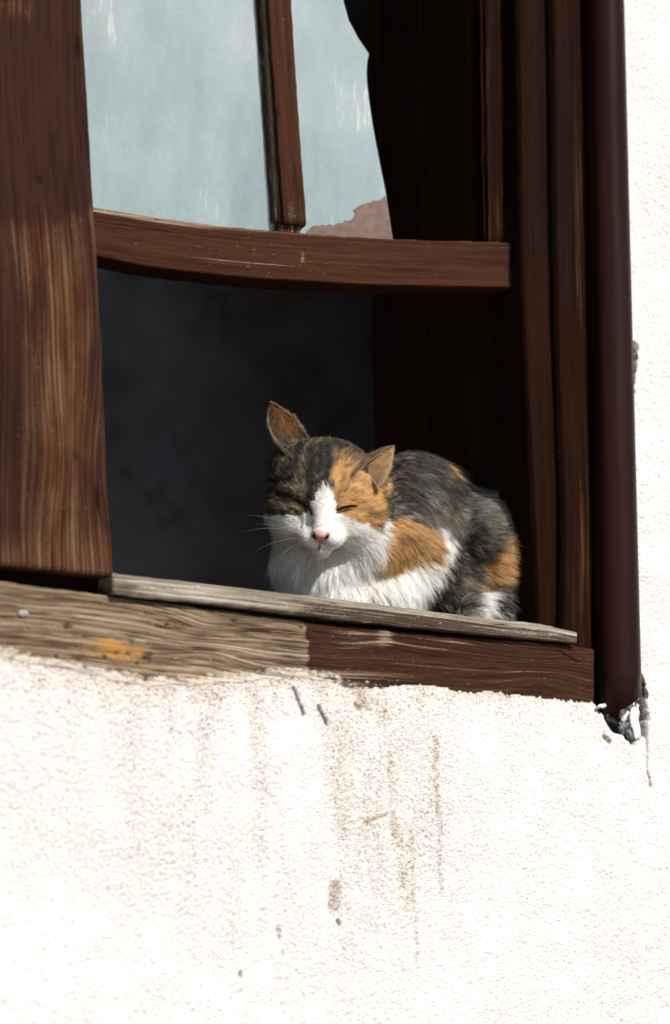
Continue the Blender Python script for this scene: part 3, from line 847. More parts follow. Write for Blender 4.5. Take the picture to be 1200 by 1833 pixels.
brk = smooth_px([(590, -900), (600, -260), (612, -40), (615, 0), (622, 30), (638, 62), (652, 85), (660.5, 96)], np.linspace(0, 1, 30))
brk2 = smooth_px([(660.5, 98), (657.5, 115), (657, 140), (660, 170), (668, 225), (680, 290), (690, 340), (698, 390), (705, 436)], np.linspace(0, 1, 40))
pr = sheet('pane', [(440, -900), (492, 0), (516, 425)][::-1] + [tuple(q) for q in brk] + [tuple(q) for q in brk2], GL, 0.003, M_GLASS, sash)
pr['label'] = 'broken pane with a curved snapped edge'
plank('bar_reflection', [(440, -260), (458, 0), (469, 170), (486, 402)], [(451, -260), (469.3, 0), (477.3, 110), (493.3, 396)], back(0.0118), SN, 0.002, M_STRIP, sash, nu=160, nv=10, rnd=0.0008, wob=0.0004,  # brown reflection of the glazing bar in the pane, added as a thin strip
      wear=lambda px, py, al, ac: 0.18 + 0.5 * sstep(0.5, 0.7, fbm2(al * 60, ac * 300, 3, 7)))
# brown paint brushed over the pane's lower corner
top = smooth_px([(548, 417), (556, 408), (570, 404), (600, 402), (618, 396), (632, 391), (637, 382), (634, 374), (642, 369), (660, 362), (678, 357), (690.5, 351)], np.linspace(0, 1, 90))
nz = fbm2(np.arange(90) / 2.2, np.zeros(90), 3, 66)
top[1:-1, 1] += (nz[1:-1] - 0.5) * 7
sm = [tuple(q) for q in top] + [tuple(q) for q in brk2 if q[1] > 356] + [(600, 431), (548, 425)]
M_SMEAR = simple_mat('brown_paint_smear', (0.075, 0.040, 0.030), (0.14, 0.080, 0.060), 120, 0.6, 0.4, 0.0006)
sheet('paint_smear', sm, GL - 0.0009, 0.0006, M_SMEAR, sash)

# ================================================================== pipe beside the jamb
def build_pipe():
    # axis measured where its two sides are seen
    def axis(l, r, yc):
        a, b2 = on_y(*l, yc), on_y(*r, yc)
        return (a + b2) / 2
    T = axis((1049, -260), (1108, -260), 0.004)
    T0 = axis((1052, 0), (1112, 0), 0.004)
    B0 = axis((1072, 1255), (1145, 1230), 0.004)
    rad = 0.5 * np.linalg.norm((on_y(1145, 1228, 0.004) - on_y(1071, 1228, 0.004))[[0]]) * math.cos(ALPHA) * 1.0
    rad0 = rad
    seg, rows = 40, 60
    V = []
    for i in range(rows):
        t = i / (rows - 1)
        c = B0 + (T0 - B0) * (t * 1.65)
        rad_i = rad0 * (1.0 - 0.12 * t)
        for k in range(seg):
            a = 2 * math.pi * k / seg
            p = c + np.array([math.cos(a) * rad_i, math.sin(a) * rad_i, 0])
            if i == 0:   # slanting lower end
                p[2] += 0.012 * math.cos(a) - 0.008
            V.append(p)
    idx = np.arange(rows * seg).reshape(rows, seg)
    nx_ = np.roll(idx, -1, 1)
    q = np.stack([idx[:-1], nx_[:-1], nx_[1:], idx[1:]], -1).reshape(-1, 4)
    # inner skin of the open lower end
    V = np.array(V)
    c = V[:seg].mean(0)
    inner = c + (V[:seg] - c) * 0.88
    inn2 = inner + np.array([0, 0, 0.12])
    o0 = len(V)
    V = np.vstack([V, inner, inn2])
    j = np.arange(seg); j2 = (j + 1) % seg
    q = np.vstack([q, np.stack([j2, j, o0 + j, o0 + j2], -1), np.stack([o0 + j2, o0 + j, o0 + seg + j, o0 + seg + j2], -1)])
    print('pipe', T0, B0, rad0)
    return mesh_np('drain_pipe', V, q, True)
pipe = link('drain_pipe', build_pipe(), M_PIPE)
tag(pipe, 'dark maroon upright pipe between the window jamb and the white wall', 'pipe')

# ================================================================== the cat
PXM = 0.0005          # one modelling unit of the cat: half a millimetre
def L(px, py, d):
    """cat-frame position (right, away, up) of a point sighted at px,py standing d units behind the cat's reference plane"""
    p = at_depth(px, py, DREF + d * PXM) - KREF
    return np.array([p @ RT0, p @ HZ, p[2]]) / PXM
def to_world(P):
    return KREF + (P[..., 0:1] * RT0 + P[..., 1:2] * HZ + P[..., 2:3] * np.array([0, 0, 1.0])) * PXM
LED = (LEDGE - KREF[2]) / PXM
def ell(P, c, r, yaw=0.0, roll=0.0):
    q = P - c
    if yaw:
        a = math.radians(yaw); x, y = q[..., 0] * math.cos(a) + q[..., 1] * math.sin(a), -q[..., 0] * math.sin(a) + q[..., 1] * math.cos(a)
        q = np.stack([x, y, q[..., 2]], -1)
    if roll:
        a = math.radians(roll); x, z = q[..., 0] * math.cos(a) + q[..., 2] * math.sin(a), -q[..., 0] * math.sin(a) + q[..., 2] * math.cos(a)
        q = np.stack([x, q[..., 1], z], -1)
    r = np.asarray(r, float)
    k0 = np.linalg.norm(q / r, axis=-1)
    k1 = np.linalg.norm(q / (r * r), axis=-1)
    return k0 * (k0 - 1) / np.maximum(k1, 1e-6)
def cap(P, a, b, ra, rb):
    ab = b - a
    t = np.clip(((P - a) @ ab) / (ab @ ab), 0, 1)
    return np.linalg.norm(P - a - t[..., None] * ab, axis=-1) - (ra + (rb - ra) * t)
def smin(a, b, k):
    h = np.clip(0.5 + 0.5 * (b - a) / k, 0, 1)
    return b + (a - b) * h - k * h * (1 - h)
def smax(a, b, k):
    return -smin(-a, -b, k)
def cat_sdf(P):
    # trunk: arched back of a crouching cat, running back along the sill
    d = ell(P, L(752, 950, 235), (112, 190, 142), yaw=-28)
    d = smin(d, ell(P, L(700, 965, 130), (100, 110, 118)), 50)                  # shoulders and rib cage
    d = smin(d, ell(P, L(838, 985, 290), (98, 110, 100)), 40)                  # rump
    # near haunch: folded hind leg
    d = smin(d, ell(P, L(800, 1050, 200), (88, 100, 84)), 30)                  # flank
    d = smin(d, ell(P, L(846, 965, 240), (72, 100, 84)), 34)
    hn = ell(P, L(897, 998, 205), (62, 92, 114), yaw=-24, roll=4)
    d = smin(d, hn, 30)
    d = smin(d, cap(P, L(905, 1085, 160), L(840, 1100, 100), 30, 22), 20)         # hind foot
    # tail curled round the rump
    for a, b, ra, rb in (((906, 1010, 320), (940, 1050, 285), 26, 22), ((940, 1050, 285), (936, 1095, 205), 22, 18), ((936, 1095, 205), (900, 1112, 140), 18, 12)):
        d = smin(d, cap(P, L(*a), L(*b), ra, rb), 14)
    # chest, neck and folded fore legs
    d = smin(d, ell(P, L(598, 1030, 62), (100, 84, 108)), 36)
    d = smin(d, ell(P, L(640, 945, 75), (92, 80, 78)), 40)
    d = smin(d, cap(P, L(762, 1010, 110), L(690, 1075, 40), 50, 40), 34)
    d = smin(d, cap(P, L(690, 1075, 40), L(610, 1090, 0), 38, 32), 28)
    d = smin(d, ell(P, L(730, 978, 112), (62, 62, 58)), 34)
    # head
    hd = ell(P, L(580, 872, 6), (98, 92, 86), roll=-3)
    hd = smin(hd, ell(P, L(517, 916, -14), (41, 52, 38)), 30)
    hd = smin(hd, ell(P, L(647, 922, -14), (43, 52, 38)), 30)
    hd = smin(hd, ell(P, L(580, 905, -62), (46, 32, 40)), 34)
    hd = smin(hd, cap(P, L(584, 880, -74), L(576, 944, -103), 20, 15), 22)        # bridge of the nose
    hd = smin(hd, ell(P, L(555, 962, -84), (22, 24, 18)), 16)                   # whisker pads
    hd = smin(hd, ell(P, L(594, 964, -84), (22, 24, 18)), 16)
    hd = smin(hd, ell(P, L(573, 986, -72), (20, 24, 13)), 10)                   # chin
    hd = smin(hd, ell(P, L(573.5, 957, -111), (13.5, 11, 9)), 7)                # nose pad
    hd = smin(hd, ell(P, L(540, 884, -60), (30, 22, 13), roll=-18), 14)          # brows
    hd = smin(hd, ell(P, L(622, 892, -60), (30, 22, 13), roll=12), 14)
    hd = smin(hd, ell(P, L(536, 925, -58), (30, 24, 12), roll=-12), 12)         # under the eyes
    hd = smin(hd, ell(P, L(624, 926, -58), (30, 24, 12), roll=8), 12)
    hd = smin(hd, ell(P, L(516, 828, 22), (28, 32, 36)), 36)                   # ear roots
    hd = smin(hd, ell(P, L(532, 944, -40), (36, 38, 26)), 24)                  # cheeks beside the muzzle
    hd = smin(hd, ell(P, L(620, 946, -40), (37, 38, 26)), 24)
    # lids, mouth, philtrum and nostrils are creases
    hd = smax(hd, -cap(P, L(528, 894, -84), L(556, 914, -92), 4, 4), 5)
    hd = smax(hd, -cap(P, L(604, 914, -92), L(638, 906, -84), 4, 4), 5)
    hd = smax(hd, -cap(P, L(572, 974, -122), L(571, 987, -108), 3.0, 3.0), 4)
    hd = smax(hd, -cap(P, L(571, 986, -106), L(556, 983, -98), 2.4, 1.6), 4)
    hd = smax(hd, -cap(P, L(571, 986, -106), L(588, 983, -98), 2.4, 1.6), 4)
    hd = smax(hd, -cap(P, L(563, 962, -122), L(559, 958, -114), 2.8, 2.4), 3)
    hd = smax(hd, -cap(P, L(583, 963, -122), L(587, 959, -114), 2.8, 2.4), 3)
    d = smin(d, ell(P, L(664, 975, 30), (56, 66, 52)), 40)
    d = smin(d, ell(P, L(537, 985, 30), (42, 60, 52)), 36)
    d = smin(d, hd, 34)
    return smax(d, LED - P[..., 2], 6)
def surface_nets(Fv, org, h):
    s = Fv < 0
    c = np.zeros(tuple(np.array(Fv.shape) - 1), int)
    acc = np.zeros(c.shape + (3,)); cnt = np.zeros(c.shape)
    sl = lambda o: tuple(slice(a, (None if a == 1 else -1)) for a in o)
    corners = [(i, j, k) for i in (0, 1) for j in (0, 1) for k in (0, 1)]
    for a in corners:
        for ax in range(3):
            if a[ax] == 0:
                b = list(a); b[ax] = 1
                fa, fb = Fv[sl(a)], Fv[sl(b)]
                x = (fa < 0) != (fb < 0)
                t = np.where(x, fa / np.where(x, fa - fb, 1), 0)
                for q in range(3):
                    acc[..., q] += np.where(x, a[q] + (t if q == ax else 0), 0)
                cnt += x
    act = cnt > 0
    ids = np.full(c.shape, -1); ids[act] = np.arange(act.sum())
    gi = np.stack(np.nonzero(act), -1)
    V = org + h * (gi + acc[act] / cnt[act][:, None])
    faces = []
    for ax in range(3):
        o1, o2 = [(1, 2), (2, 0), (0, 1)][ax]
        n = np.array(Fv.shape); n[ax] -= 1
        a = [slice(None)] * 3; a[ax] = slice(0, -1)
        b = [slice(None)] * 3; b[ax] = slice(1, None)
        sa, sb = s[tuple(a)], s[tuple(b)]
        i = np.stack(np.nonzero(sa != sb), -1)
        ok = (i[:, o1] >= 1) & (i[:, o2] >= 1) & (i[:, o1] < ids.shape[o1]) & (i[:, o2] < ids.shape[o2])
        i = i[ok]
        fl = sa[tuple(i.T)]
        e1 = np.zeros(3, int); e1[o1] = 1
        e2 = np.zeros(3, int); e2[o2] = 1
        g4 = [ids[tuple((i - e1 - e2).T)], ids[tuple((i - e2).T)], ids[tuple(i.T)], ids[tuple((i - e1).T)]]
        q = np.stack(g4, -1)
        q[~fl] = q[~fl][:, ::-1]
        faces.append(q)
    return V, np.vstack(faces)
def sdf_mesh():
    h = 3.4
    lo, hi = np.array([-190., -150, LED - 12]), np.array([470., 560, 230])
    n = np.ceil((hi - lo) / h).astype(int)
    gx = [lo[i] + h * np.arange(n[i]) for i in range(3)]
    cs = 5                                                   # coarse pass first, then only the shell round the surface
    cg = [g_[::cs] for g_ in gx]
    Fc = cat_sdf(np.stack(np.meshgrid(*cg, indexing='ij'), -1))
    ix = [np.clip((np.arange(n[i]) + cs // 2) // cs, 0, len(cg[i]) - 1) for i in range(3)]
    Fv = Fc[np.ix_(*ix)].copy()
    near = np.abs(Fv) < h * cs * 3.2
    ii = np.stack(np.nonzero(near), -1)
    Pn = np.stack([gx[k][ii[:, k]] for k in range(3)], -1)
    Fv[near] = cat_sdf(Pn)
    return surface_nets(Fv, lo, h)
CV, CF = sdf_mesh()
def ear(A_, B_, T_, bulgeA, bulgeB, cup, cupdir, thick=4.0, nu=26, nv=26):
    """A_, B_ base corners, T_ tip (photo px and depth); the shell bows along cupdir"""
    A3, B3, T3 = L(*A_), L(*B_), L(*T_)
    cupdir = np.asarray(cupdir, float); cupdir /= np.linalg.norm(cupdir)
    u, v = np.meshgrid(np.linspace(0, 1, nu), np.linspace(0, 1, nv), indexing='ij')
    vv = v ** 0.92
    Lc = A3 + (T3 - A3) * vv[..., None] + np.asarray(bulgeA, float) * (4 * vv * (1 - vv))[..., None]
    Rc = B3 + (T3 - B3) * vv[..., None] + np.asarray(bulgeB, float) * (4 * vv * (1 - vv))[..., None]
    P = Lc * (1 - u)[..., None] + Rc * u[..., None]
    P = P + cupdir * (cup * np.sin(np.pi * u) ** 0.8 * (1 - v) ** 0.8)[..., None]
    th = thick * np.sin(np.pi * np.clip(u, 0.0, 1.0)) ** 0.5 * (1 - v * 0.7)
    Pb = P + cupdir * th[..., None]
    idx = np.arange(nu * nv).reshape(nu, nv)
    q = np.stack([idx[:-1, :-1], idx[1:, :-1], idx[1:, 1:], idx[:-1, 1:]], -1).reshape(-1, 4)
    V = np.vstack([P.reshape(-1, 3), Pb.reshape(-1, 3)])
    nrm = np.cross(V[q[300, 1]] - V[q[300, 0]], V[q[300, 3]] - V[q[300, 0]])
    fr = q if nrm @ cupdir < 0 else q[:, ::-1]
    bk = (q[:, ::-1] if nrm @ cupdir < 0 else q) + nu * nv
    inner = np.r_[np.ones(nu * nv), np.zeros(nu * nv)]
    uv = np.stack([np.r_[u.ravel(), u.ravel()], np.r_[v.ravel(), v.ravel()]], -1)
    return V, np.vstack([fr, bk]), inner, uv
E1 = ear((524, 820, -46), (558, 796, -8), (487, 720, 12), (-23, 4, 2), (9, 4, 7), 34, (-0.75, 1, 0.0))
E2 = ear((630, 852, -84), (679, 878, -58), (706, 799, -6), (-2, 2, 5), (6, 0, -1), 46, (-0.25, 0.7, 0.85))
NB_BODY = len(CV)
V_all = np.vstack([CV, E1[0], E2[0]])
F_all = np.vstack([CF, E1[1] + len(CV), E2[1] + len(CV) + len(E1[0])])
REG = np.r_[np.zeros(len(CV)), np.full(len(E1[0]), 1), np.full(len(E2[0]), 2)]       # 0 body, 1 / 2 ears
INNER = np.r_[np.zeros(len(CV)), E1[2], E2[2]]
EUV = np.vstack([np.zeros((len(CV), 2)), E1[3], E2[3]])

# ---- coat pattern, drawn on the cat's own front / side elevation
def inpoly(px, py, poly):
    r = np.zeros(px.shape, bool)
    for i in range(len(poly)):
        (ax, ay), (bx, by) = poly[i], poly[i - 1]
        if ay == by:
            continue
        r ^= ((ay > py) != (by > py)) & (px < (bx - ax) * (py - ay) / (by - ay) + ax)
    return r
def sheet_xy(P):
    s = 1 / (1 + P[:, 1] * PXM / DREF)
    return 600 + P[:, 0] * s, 916.5 - (P[:, 2] - P[:, 1] * math.tan(PITCH)) * s
WHITE = [(430, 922), (470, 923), (498, 920), (535, 923), (551, 917), (559, 903), (566, 888), (582, 868), (600, 886), (602, 914), (625, 928), (650, 938), (672, 946), (688, 932), (698, 934),
         (690, 960), (684, 1000), (678, 1026), (712, 1014), (750, 1004), (772, 1008), (786, 985), (776, 958), (764, 944), (780, 942), (804, 964), (803, 992), (782, 1020), (760, 1050), (742, 1110), (700, 1160), (430, 1160)]
ORANGE = [[(601, 915), (601, 884), (590, 858), (597, 836), (612, 818), (634, 832), (660, 850), (682, 866), (690, 900), (686, 928), (668, 944), (645, 937), (625, 929)],
          [(690, 938), (720, 930), (755, 938), (772, 955), (784, 985), (778, 1008), (750, 1006), (715, 1014), (678, 1030), (676, 1005), (684, 975)],
          [(925, 955), (985, 960), (975, 1020), (930, 1030), (895, 1040), (868, 1058), (845, 1052), (856, 1012), (884, 985)],
          [(768, 786), (800, 795), (824, 845), (802, 850), (780, 815)],
          [(690, 868), (697, 868), (698, 890), (691, 890)], [(926, 1036), (975, 1000), (975, 1120), (926, 1120)]]
HWHITE = [(858, 1054), (874, 1056), (874, 1076), (864, 1112), (836, 1112), (846, 1074)]
def seglist(px, py, segs):
    r = np.zeros(px.shape)
    for x0, y0, x1, y1, wd in segs:
        t = np.clip(((px - x0) * (x1 - x0) + (py - y0) * (y1 - y0)) / ((x1 - x0) ** 2 + (y1 - y0) ** 2), 0, 1)
        r = np.maximum(r, np.exp(-(((px - x0 - t * (x1 - x0)) ** 2 + (py - y0 - t * (y1 - y0)) ** 2) / wd ** 2)))
    return r
BLACKS = [(562, 812, 556, 890, 7), (590, 800, 584, 858, 8), (575, 800, 572, 850, 6), (478, 880, 520, 887, 5), (486, 912, 515, 918, 3), (600, 795, 640, 812, 8), (540, 800, 530, 850, 5), (490, 860, 520, 862, 4)]
DKORANGE = [(604, 905, 612, 860, 4), (618, 880, 632, 850, 4), (640, 908, 664, 918, 5), (655, 925, 680, 918, 4), (604, 914, 640, 906, 3), (700, 970, 740, 955, 5), (700, 995, 750, 975, 5), (720, 1005, 770, 990, 5)]
NOSE = [(559, 952), (573, 948), (589, 953), (588, 962), (578, 974), (570, 976), (561, 965)]
def coat(P, reg, inner, euv, jit, strand=True):
    """linear RGB of the coat at cat-frame points"""
    n = len(P)
    r1, r2, r3 = jit[:, 0], jit[:, 1], jit[:, 2]
    px, py = sheet_xy(P)
    wx = (vn3(P / 9.0, 1) - 0.5) * 12 + (vn3(P / 3.0, 2) - 0.5) * 7
    wy = (vn3(P / 9.0, 3) - 0.5) * 12 + (vn3(P / 3.0, 4) - 0.5) * 7
    head = (px < 700) & (py < 945) & (P[:, 1] < 70)
    k = np.where(head, 0.8, 1.5)
    qx, qy = px + wx * k, py + wy * k
    agouti = np.clip(0.40 * vn3(P / 8.0, 7) + 0.25 * vn3(P / 26.0, 8) + np.where(r1 > 0.70, 0.48, -0.14) + 0.12 * r1, 0, 1)[:, None]
    dk, lt = np.array([0.0034, 0.0028, 0.0022]), np.array([0.24, 0.218, 0.18])
    mot = sstep(0.42, 0.62, 0.6 * vn3(P / 24.0, 17) + 0.4 * vn3(P / 9.0, 18))[:, None]
    c = dk + (lt - dk) * agouti ** 2.6 * (0.16 + 1.1 * mot)
    brn = (vn3(P / 14.0, 19) + 0.5 * (r2 - 0.5) > 0.82)[:, None]
    c = np.where(brn, np.array([0.15, 0.075, 0.026]) * (0.4 + 0.9 * r1)[:, None], c)
    hd_lt = np.array([0.34, 0.25, 0.14])
    agh = np.clip(agouti[:, 0] + 0.42 * gauss(px, py, 516, 902, 30, 13) + 0.25 * gauss(px, py, 535, 884, 18, 8) + 0.16 * gauss(px, py, 540, 868, 22, 16) + 0.22 * gauss(px, py, 508, 832, 10, 12), 0, 1)[:, None]
    c = np.where(head[:, None], dk + (hd_lt - dk) * agh ** 1.7, c)
    # paler ticking over the haunch and low on the flank
    tick = np.clip(1.2 * gauss(px, py, 885, 920, 48, 46) + 0.6 * gauss(px, py, 800, 935, 70, 26) + 0.5 * gauss(px, py, 780, 1070, 20, 40), 0, 1) * (0.25 + 0.9 * (r2 > 0.45))
    c = c + (np.array([0.34, 0.31, 0.24]) - c) * (np.clip(tick, 0, 1) * 0.75)[:, None]
    ora = np.zeros(n, bool)
    for i, p in enumerate(ORANGE):
        ora |= inpoly(qx, qy, p) & ((r2 < (0.6 if i in (3, 5) else 0.97)))
    oc = np.array([0.31, 0.122, 0.020]) + (np.array([0.72, 0.43, 0.17]) - np.array([0.31, 0.122, 0.020])) * np.clip(0.6 * r1 + 0.6 * vn3(P / np.array([10., 14, 6]), 9) - 0.05, 0, 1)[:, None]
    oc = oc * (1 - 0.62 * seglist(qx, qy, DKORANGE))[:, None]
    c = np.where(ora[:, None], oc, c)
    bl = seglist(px + wx * 0.3, py + wy * 0.3, BLACKS) * head
    c = c * (1 - 0.9 * np.clip(bl * 1.3, 0, 1))[:, None] + 0.004
    # brown flecks over the crown by the right ear
    fl = head & (gauss(px, py, 622, 822, 34, 22) > 0.45) & (r3 > 0.55)
    c = np.where(fl[:, None], np.array([0.20, 0.10, 0.035]) * (0.5 + r1)[:, None], c)
    whi = inpoly(qx, qy, WHITE) | (inpoly(qx, qy, HWHITE))
    whi &= ~(ora & ~head & (r3 < 0.9))
    whi |= (qy > 1094) & (px > 790) & (px < 925) & (r2 > 0.72)
    wc = np.array([0.90, 0.87, 0.81]) * (0.86 + 0.2 * r1)[:, None]
    wc = wc * (1 - 0.12 * (vn3(P / 20.0, 12) > 0.62))[:, None]
    c = np.where(whi[:, None], wc, c)
    # pinkish skin along bridge and pads
    pk = np.clip(gauss(px, py, 577, 935, 9, 26) + 0.5 * gauss(px, py, 558, 940, 9, 10), 0, 1) * whi * head
    c = c * (1 - 0.25 * pk[:, None] * np.array([0.1, 0.7, 0.6]))
    ns = inpoly(px, py, NOSE) & (P[:, 1] < -80)
    c = np.where(ns[:, None], np.array([0.54, 0.31, 0.275]) * (0.9 + 0.2 * r1)[:, None], c)
    if not strand:
        ln = seglist(px, py, [(528, 894, 541, 900, 2.5), (541, 900, 555, 911, 2.5), (555, 911, 558, 921, 2.5), (604, 914, 616, 909, 2.3), (616, 909, 638, 907, 2.3), (572, 976, 571, 986, 2), (571, 986, 558, 983, 1.2), (571, 986, 586, 983, 1.2),
                              (563, 962, 559, 957, 2.6), (583, 963, 588, 958, 2.6)]) * (P[:, 1] < -60)
        c = c * (1 - 0.93 * np.clip(ln * 1.3, 0, 1))[:, None]
    # ears
    e = reg > 0
    u, v = euv[:, 0], euv[:, 1]
    rim = np.clip(np.exp(-(np.minimum(u, 1 - u) / 0.05) ** 2) + np.exp(-((1 - v) / 0.05) ** 2), 0, 1)
    e1 = np.array([0.28, 0.105, 0.03]) * (0.45 + 0.9 * r1)[:, None] * (0.14 + 1.05 * sstep(0.40, 0.82, u))[:, None]
    e2 = np.array([0.30, 0.17, 0.085]) * (0.6 + 0.7 * r1)[:, None]
    ec = np.where((reg == 1)[:, None], e1, e2)
    ec = ec * (1 - rim[:, None]) + np.array([0.42, 0.27, 0.13]) * rim[:, None]
    bkc = np.where((reg == 1)[:, None], np.array([0.09, 0.055, 0.03]), np.array([0.12, 0.075, 0.035])) * (0.3 + r1)[:, None]
    ec = np.where((inner > 0.5)[:, None], ec, bkc)
    root = (np.clip(sstep(0.34, 0.08, v) + (r3 - 0.5) * 0.5, 0, 1) * np.where(reg == 2, 0.45, 1.0))[:, None]
    ec = ec * (1 - root) + np.array([0.055, 0.040, 0.025]) * (0.4 + r1)[:, None] * root
    return np.where(e[:, None], ec, c), whi, ns

WV = to_world(V_all)
j0 = np.full((len(V_all), 3), 0.5)
skin_c, _, nose_v = coat(V_all, REG, INNER, EUV, j0, strand=False)
skin_c = np.where((REG == 0)[:, None] & ~nose_v[:, None], skin_c * 0.8, skin_c)
cat_base = to_world(np.array([[120., 150., LED]]))[0]
cat = empty('calico_cat', tuple(cat_base))
tag(cat, 'calico cat crouching on the window sill with its eyes closed', 'cat')
def cat_skin_mat():
    b = NB('cat_skin')
    b.l(b.attr('coat', 'Color'), b.b.inputs['Base Color'])
    b.b.inputs['Roughness'].default_value = 0.6
    b.b.inputs['Specular IOR Level'].default_value = 0.25
    b.b.inputs['Subsurface Weight'].default_value = 0.1
    b.b.inputs['Subsurface Radius'].default_value = (0.004, 0.0015, 0.001)
    b.b.inputs['Subsurface Scale'].default_value = 0.5
    return b.m
me = mesh_np('body', WV, F_all, True, {'coat': np.c_[skin_c, np.ones(len(skin_c))]})
body = link('body', me, cat_skin_mat(), cat)

# ---- fur
me.calc_loop_triangles()
nt_ = len(me.loop_triangles)
tri = np.zeros(nt_ * 3, np.int32); me.loop_triangles.foreach_get('vertices', tri); tri = tri.reshape(-1, 3)
vnr = np.zeros(len(me.vertices) * 3, np.float32); me.vertices.foreach_get('normal', vnr); vnr = vnr.reshape(-1, 3).astype(float)
VNL = np.stack([vnr @ RT0, vnr @ HZ, vnr[:, 2]], -1)                      # normals in the cat frame
ta = 0.5 * np.linalg.norm(np.cross(V_all[tri[:, 1]] - V_all[tri[:, 0]], V_all[tri[:, 2]] - V_all[tri[:, 0]]), axis=1)
tcen = V_all[tri].mean(1)
wgt = ta * np.where(tcen[:, 2] < LED + 6, 0.02, 1.0)
cxp, cyp = sheet_xy(tcen)
face_t = (cxp < 700) & (cyp < 1000) & (tcen[:, 1] < 40)
wgt = wgt * np.where(face_t, 2.6, 1.0) * np.where(REG[tri[:, 0]] > 0, 0.8, 1.0)
NS = 330000
ti = rng.choice(nt_, NS, p=wgt / wgt.sum())
bc = rng.random((NS, 2)); fl = bc.sum(1) > 1; bc[fl] = 1 - bc[fl]
b3 = np.c_[1 - bc.sum(1), bc]
lerp = lambda arr: (arr[tri[ti]] * (b3[..., None] if arr.ndim > 1 else b3)).sum(1)
RP, RN = lerp(V_all), lerp(VNL)
RN /= np.linalg.norm(RN, axis=1, keepdims=True) + 1e-9
RREG, RINN, REUV = REG[tri[ti, 0]], INNER[tri[ti, 0]], lerp(EUV)
from mathutils.kdtree import KDTree
NC = 22000
ci = rng.choice(NS, NC, replace=False)
kd = KDTree(NC)
for i_, k_ in enumerate(ci):
    kd.insert(RP[k_], i_)
kd.balance()
own = np.array([kd.find(p)[1] for p in RP])
jit = rng.random((NS, 3))
cr_ = rng.random((NC, 3))[own]
jit = np.where(rng.random((NS, 1)) < 0.78, np.clip(cr_ + (jit - 0.5) * 0.16, 0, 1), jit)      # hairs of a tuft share their colour
RC, RW, RNOSE = coat(RP, RREG, RINN, REUV, jit)
px, py = sheet_xy(RP)
# where the coat flows: outwards from the nose on the face, down the chest, back along the body
nose_p, head_c = L(574, 963, -112), L(580, 880, 10)
headw = sstep(172, 132, np.linalg.norm(RP - L(580, 898, -18), axis=1)) * sstep(1008, 990, py + 14 * np.abs(px - 575) / 60 - 8)
f_head = RP - nose_p
f_head /= np.linalg.norm(f_head, axis=1, keepdims=True) + 1e-9
f_head = f_head + np.array([0, 0.5, 0.0]) - np.array([0, 0, 0.35]) * sstep(900, 960, py)[:, None]
chest_dir = np.stack([(px - 590) / 240.0, np.full(NS, 0.1), np.full(NS, -1.0)], -1)
body_dir = np.stack([np.full(NS, 0.95), np.full(NS, 0.55), np.full(NS, -0.55)], -1)
bw = sstep(660, 770, px)[:, None]
f_body = chest_dir * (1 - bw) + body_dir * bw
hw = gauss(px, py, 890, 985, 60, 110)[:, None]
f_body = f_body * (1 - hw) + np.array([0.75, 0.2, 0.1]) * hw
# fore leg hair fans to the right and down
lw = gauss(px, py, 720, 1050, 70, 40)[:, None]
f_body = f_body * (1 - lw * 0.7) + np.array([0.2, -0.1, -0.9]) * lw * 0.7
flow = f_head * headw[:, None] + f_body * (1 - headw)[:, None]
er = RREG > 0
tipdir = np.where((RREG == 1)[:, None], L(486, 720, 22) - L(520, 810, 8), L(705, 800, 26) - L(655, 845, 8))
tipdir = tipdir / np.linalg.norm(tipdir, axis=1, keepdims=True)
flow = np.where(er[:, None], tipdir, flow)
cl = np.stack([vn3(RP / 13.0, 31), vn3(RP / 13.0, 32), vn3(RP / 13.0, 33)], -1) - 0.5       # tufts
cl2 = np.stack([vn3(RP / 4.5, 34), vn3(RP / 4.5, 35), vn3(RP / 4.5, 36)], -1) - 0.5
flow = flow / (np.linalg.norm(flow, axis=1, keepdims=True) + 1e-9)
flow = flow + cl * np.where(headw > 0.5, 0.5, 0.95)[:, None] + cl2 * 0.5 + (rng.random((NS, 3)) - 0.5) * 0.42
tang = flow - (flow * RN).sum(1, keepdims=True) * RN
tang /= np.linalg.norm(tang, axis=1, keepdims=True) + 1e-9
nd_ = np.linalg.norm(RP - nose_p, axis=1)
len_head = 3.2 + 15 * sstep(48, 125, nd_) + 10 * sstep(930, 985, py) * sstep(45, 90, np.abs(px - 575))
len_head = np.where(py < 870, np.minimum(len_head, 19), len_head)
len_body = 29 + 9 * vn3(RP / 40.0, 40) - 8 * bw[:, 0] * sstep(860, 800, py) + 8 * hw[:, 0]
ln = len_head * headw + len_body * (1 - headw)
ln = np.where(er, np.where(RINN > 0.5, 6.0, 7.0) + 4 * (1 - REUV[:, 1]) * (jit[:, 1] > 0.6) * 3, ln)
ln *= 0.65 + 0.6 * rng.random(NS)
stray = (rng.random(NS) < 0.035) & ~er
ln = np.where(stray, ln * 1.15, ln)
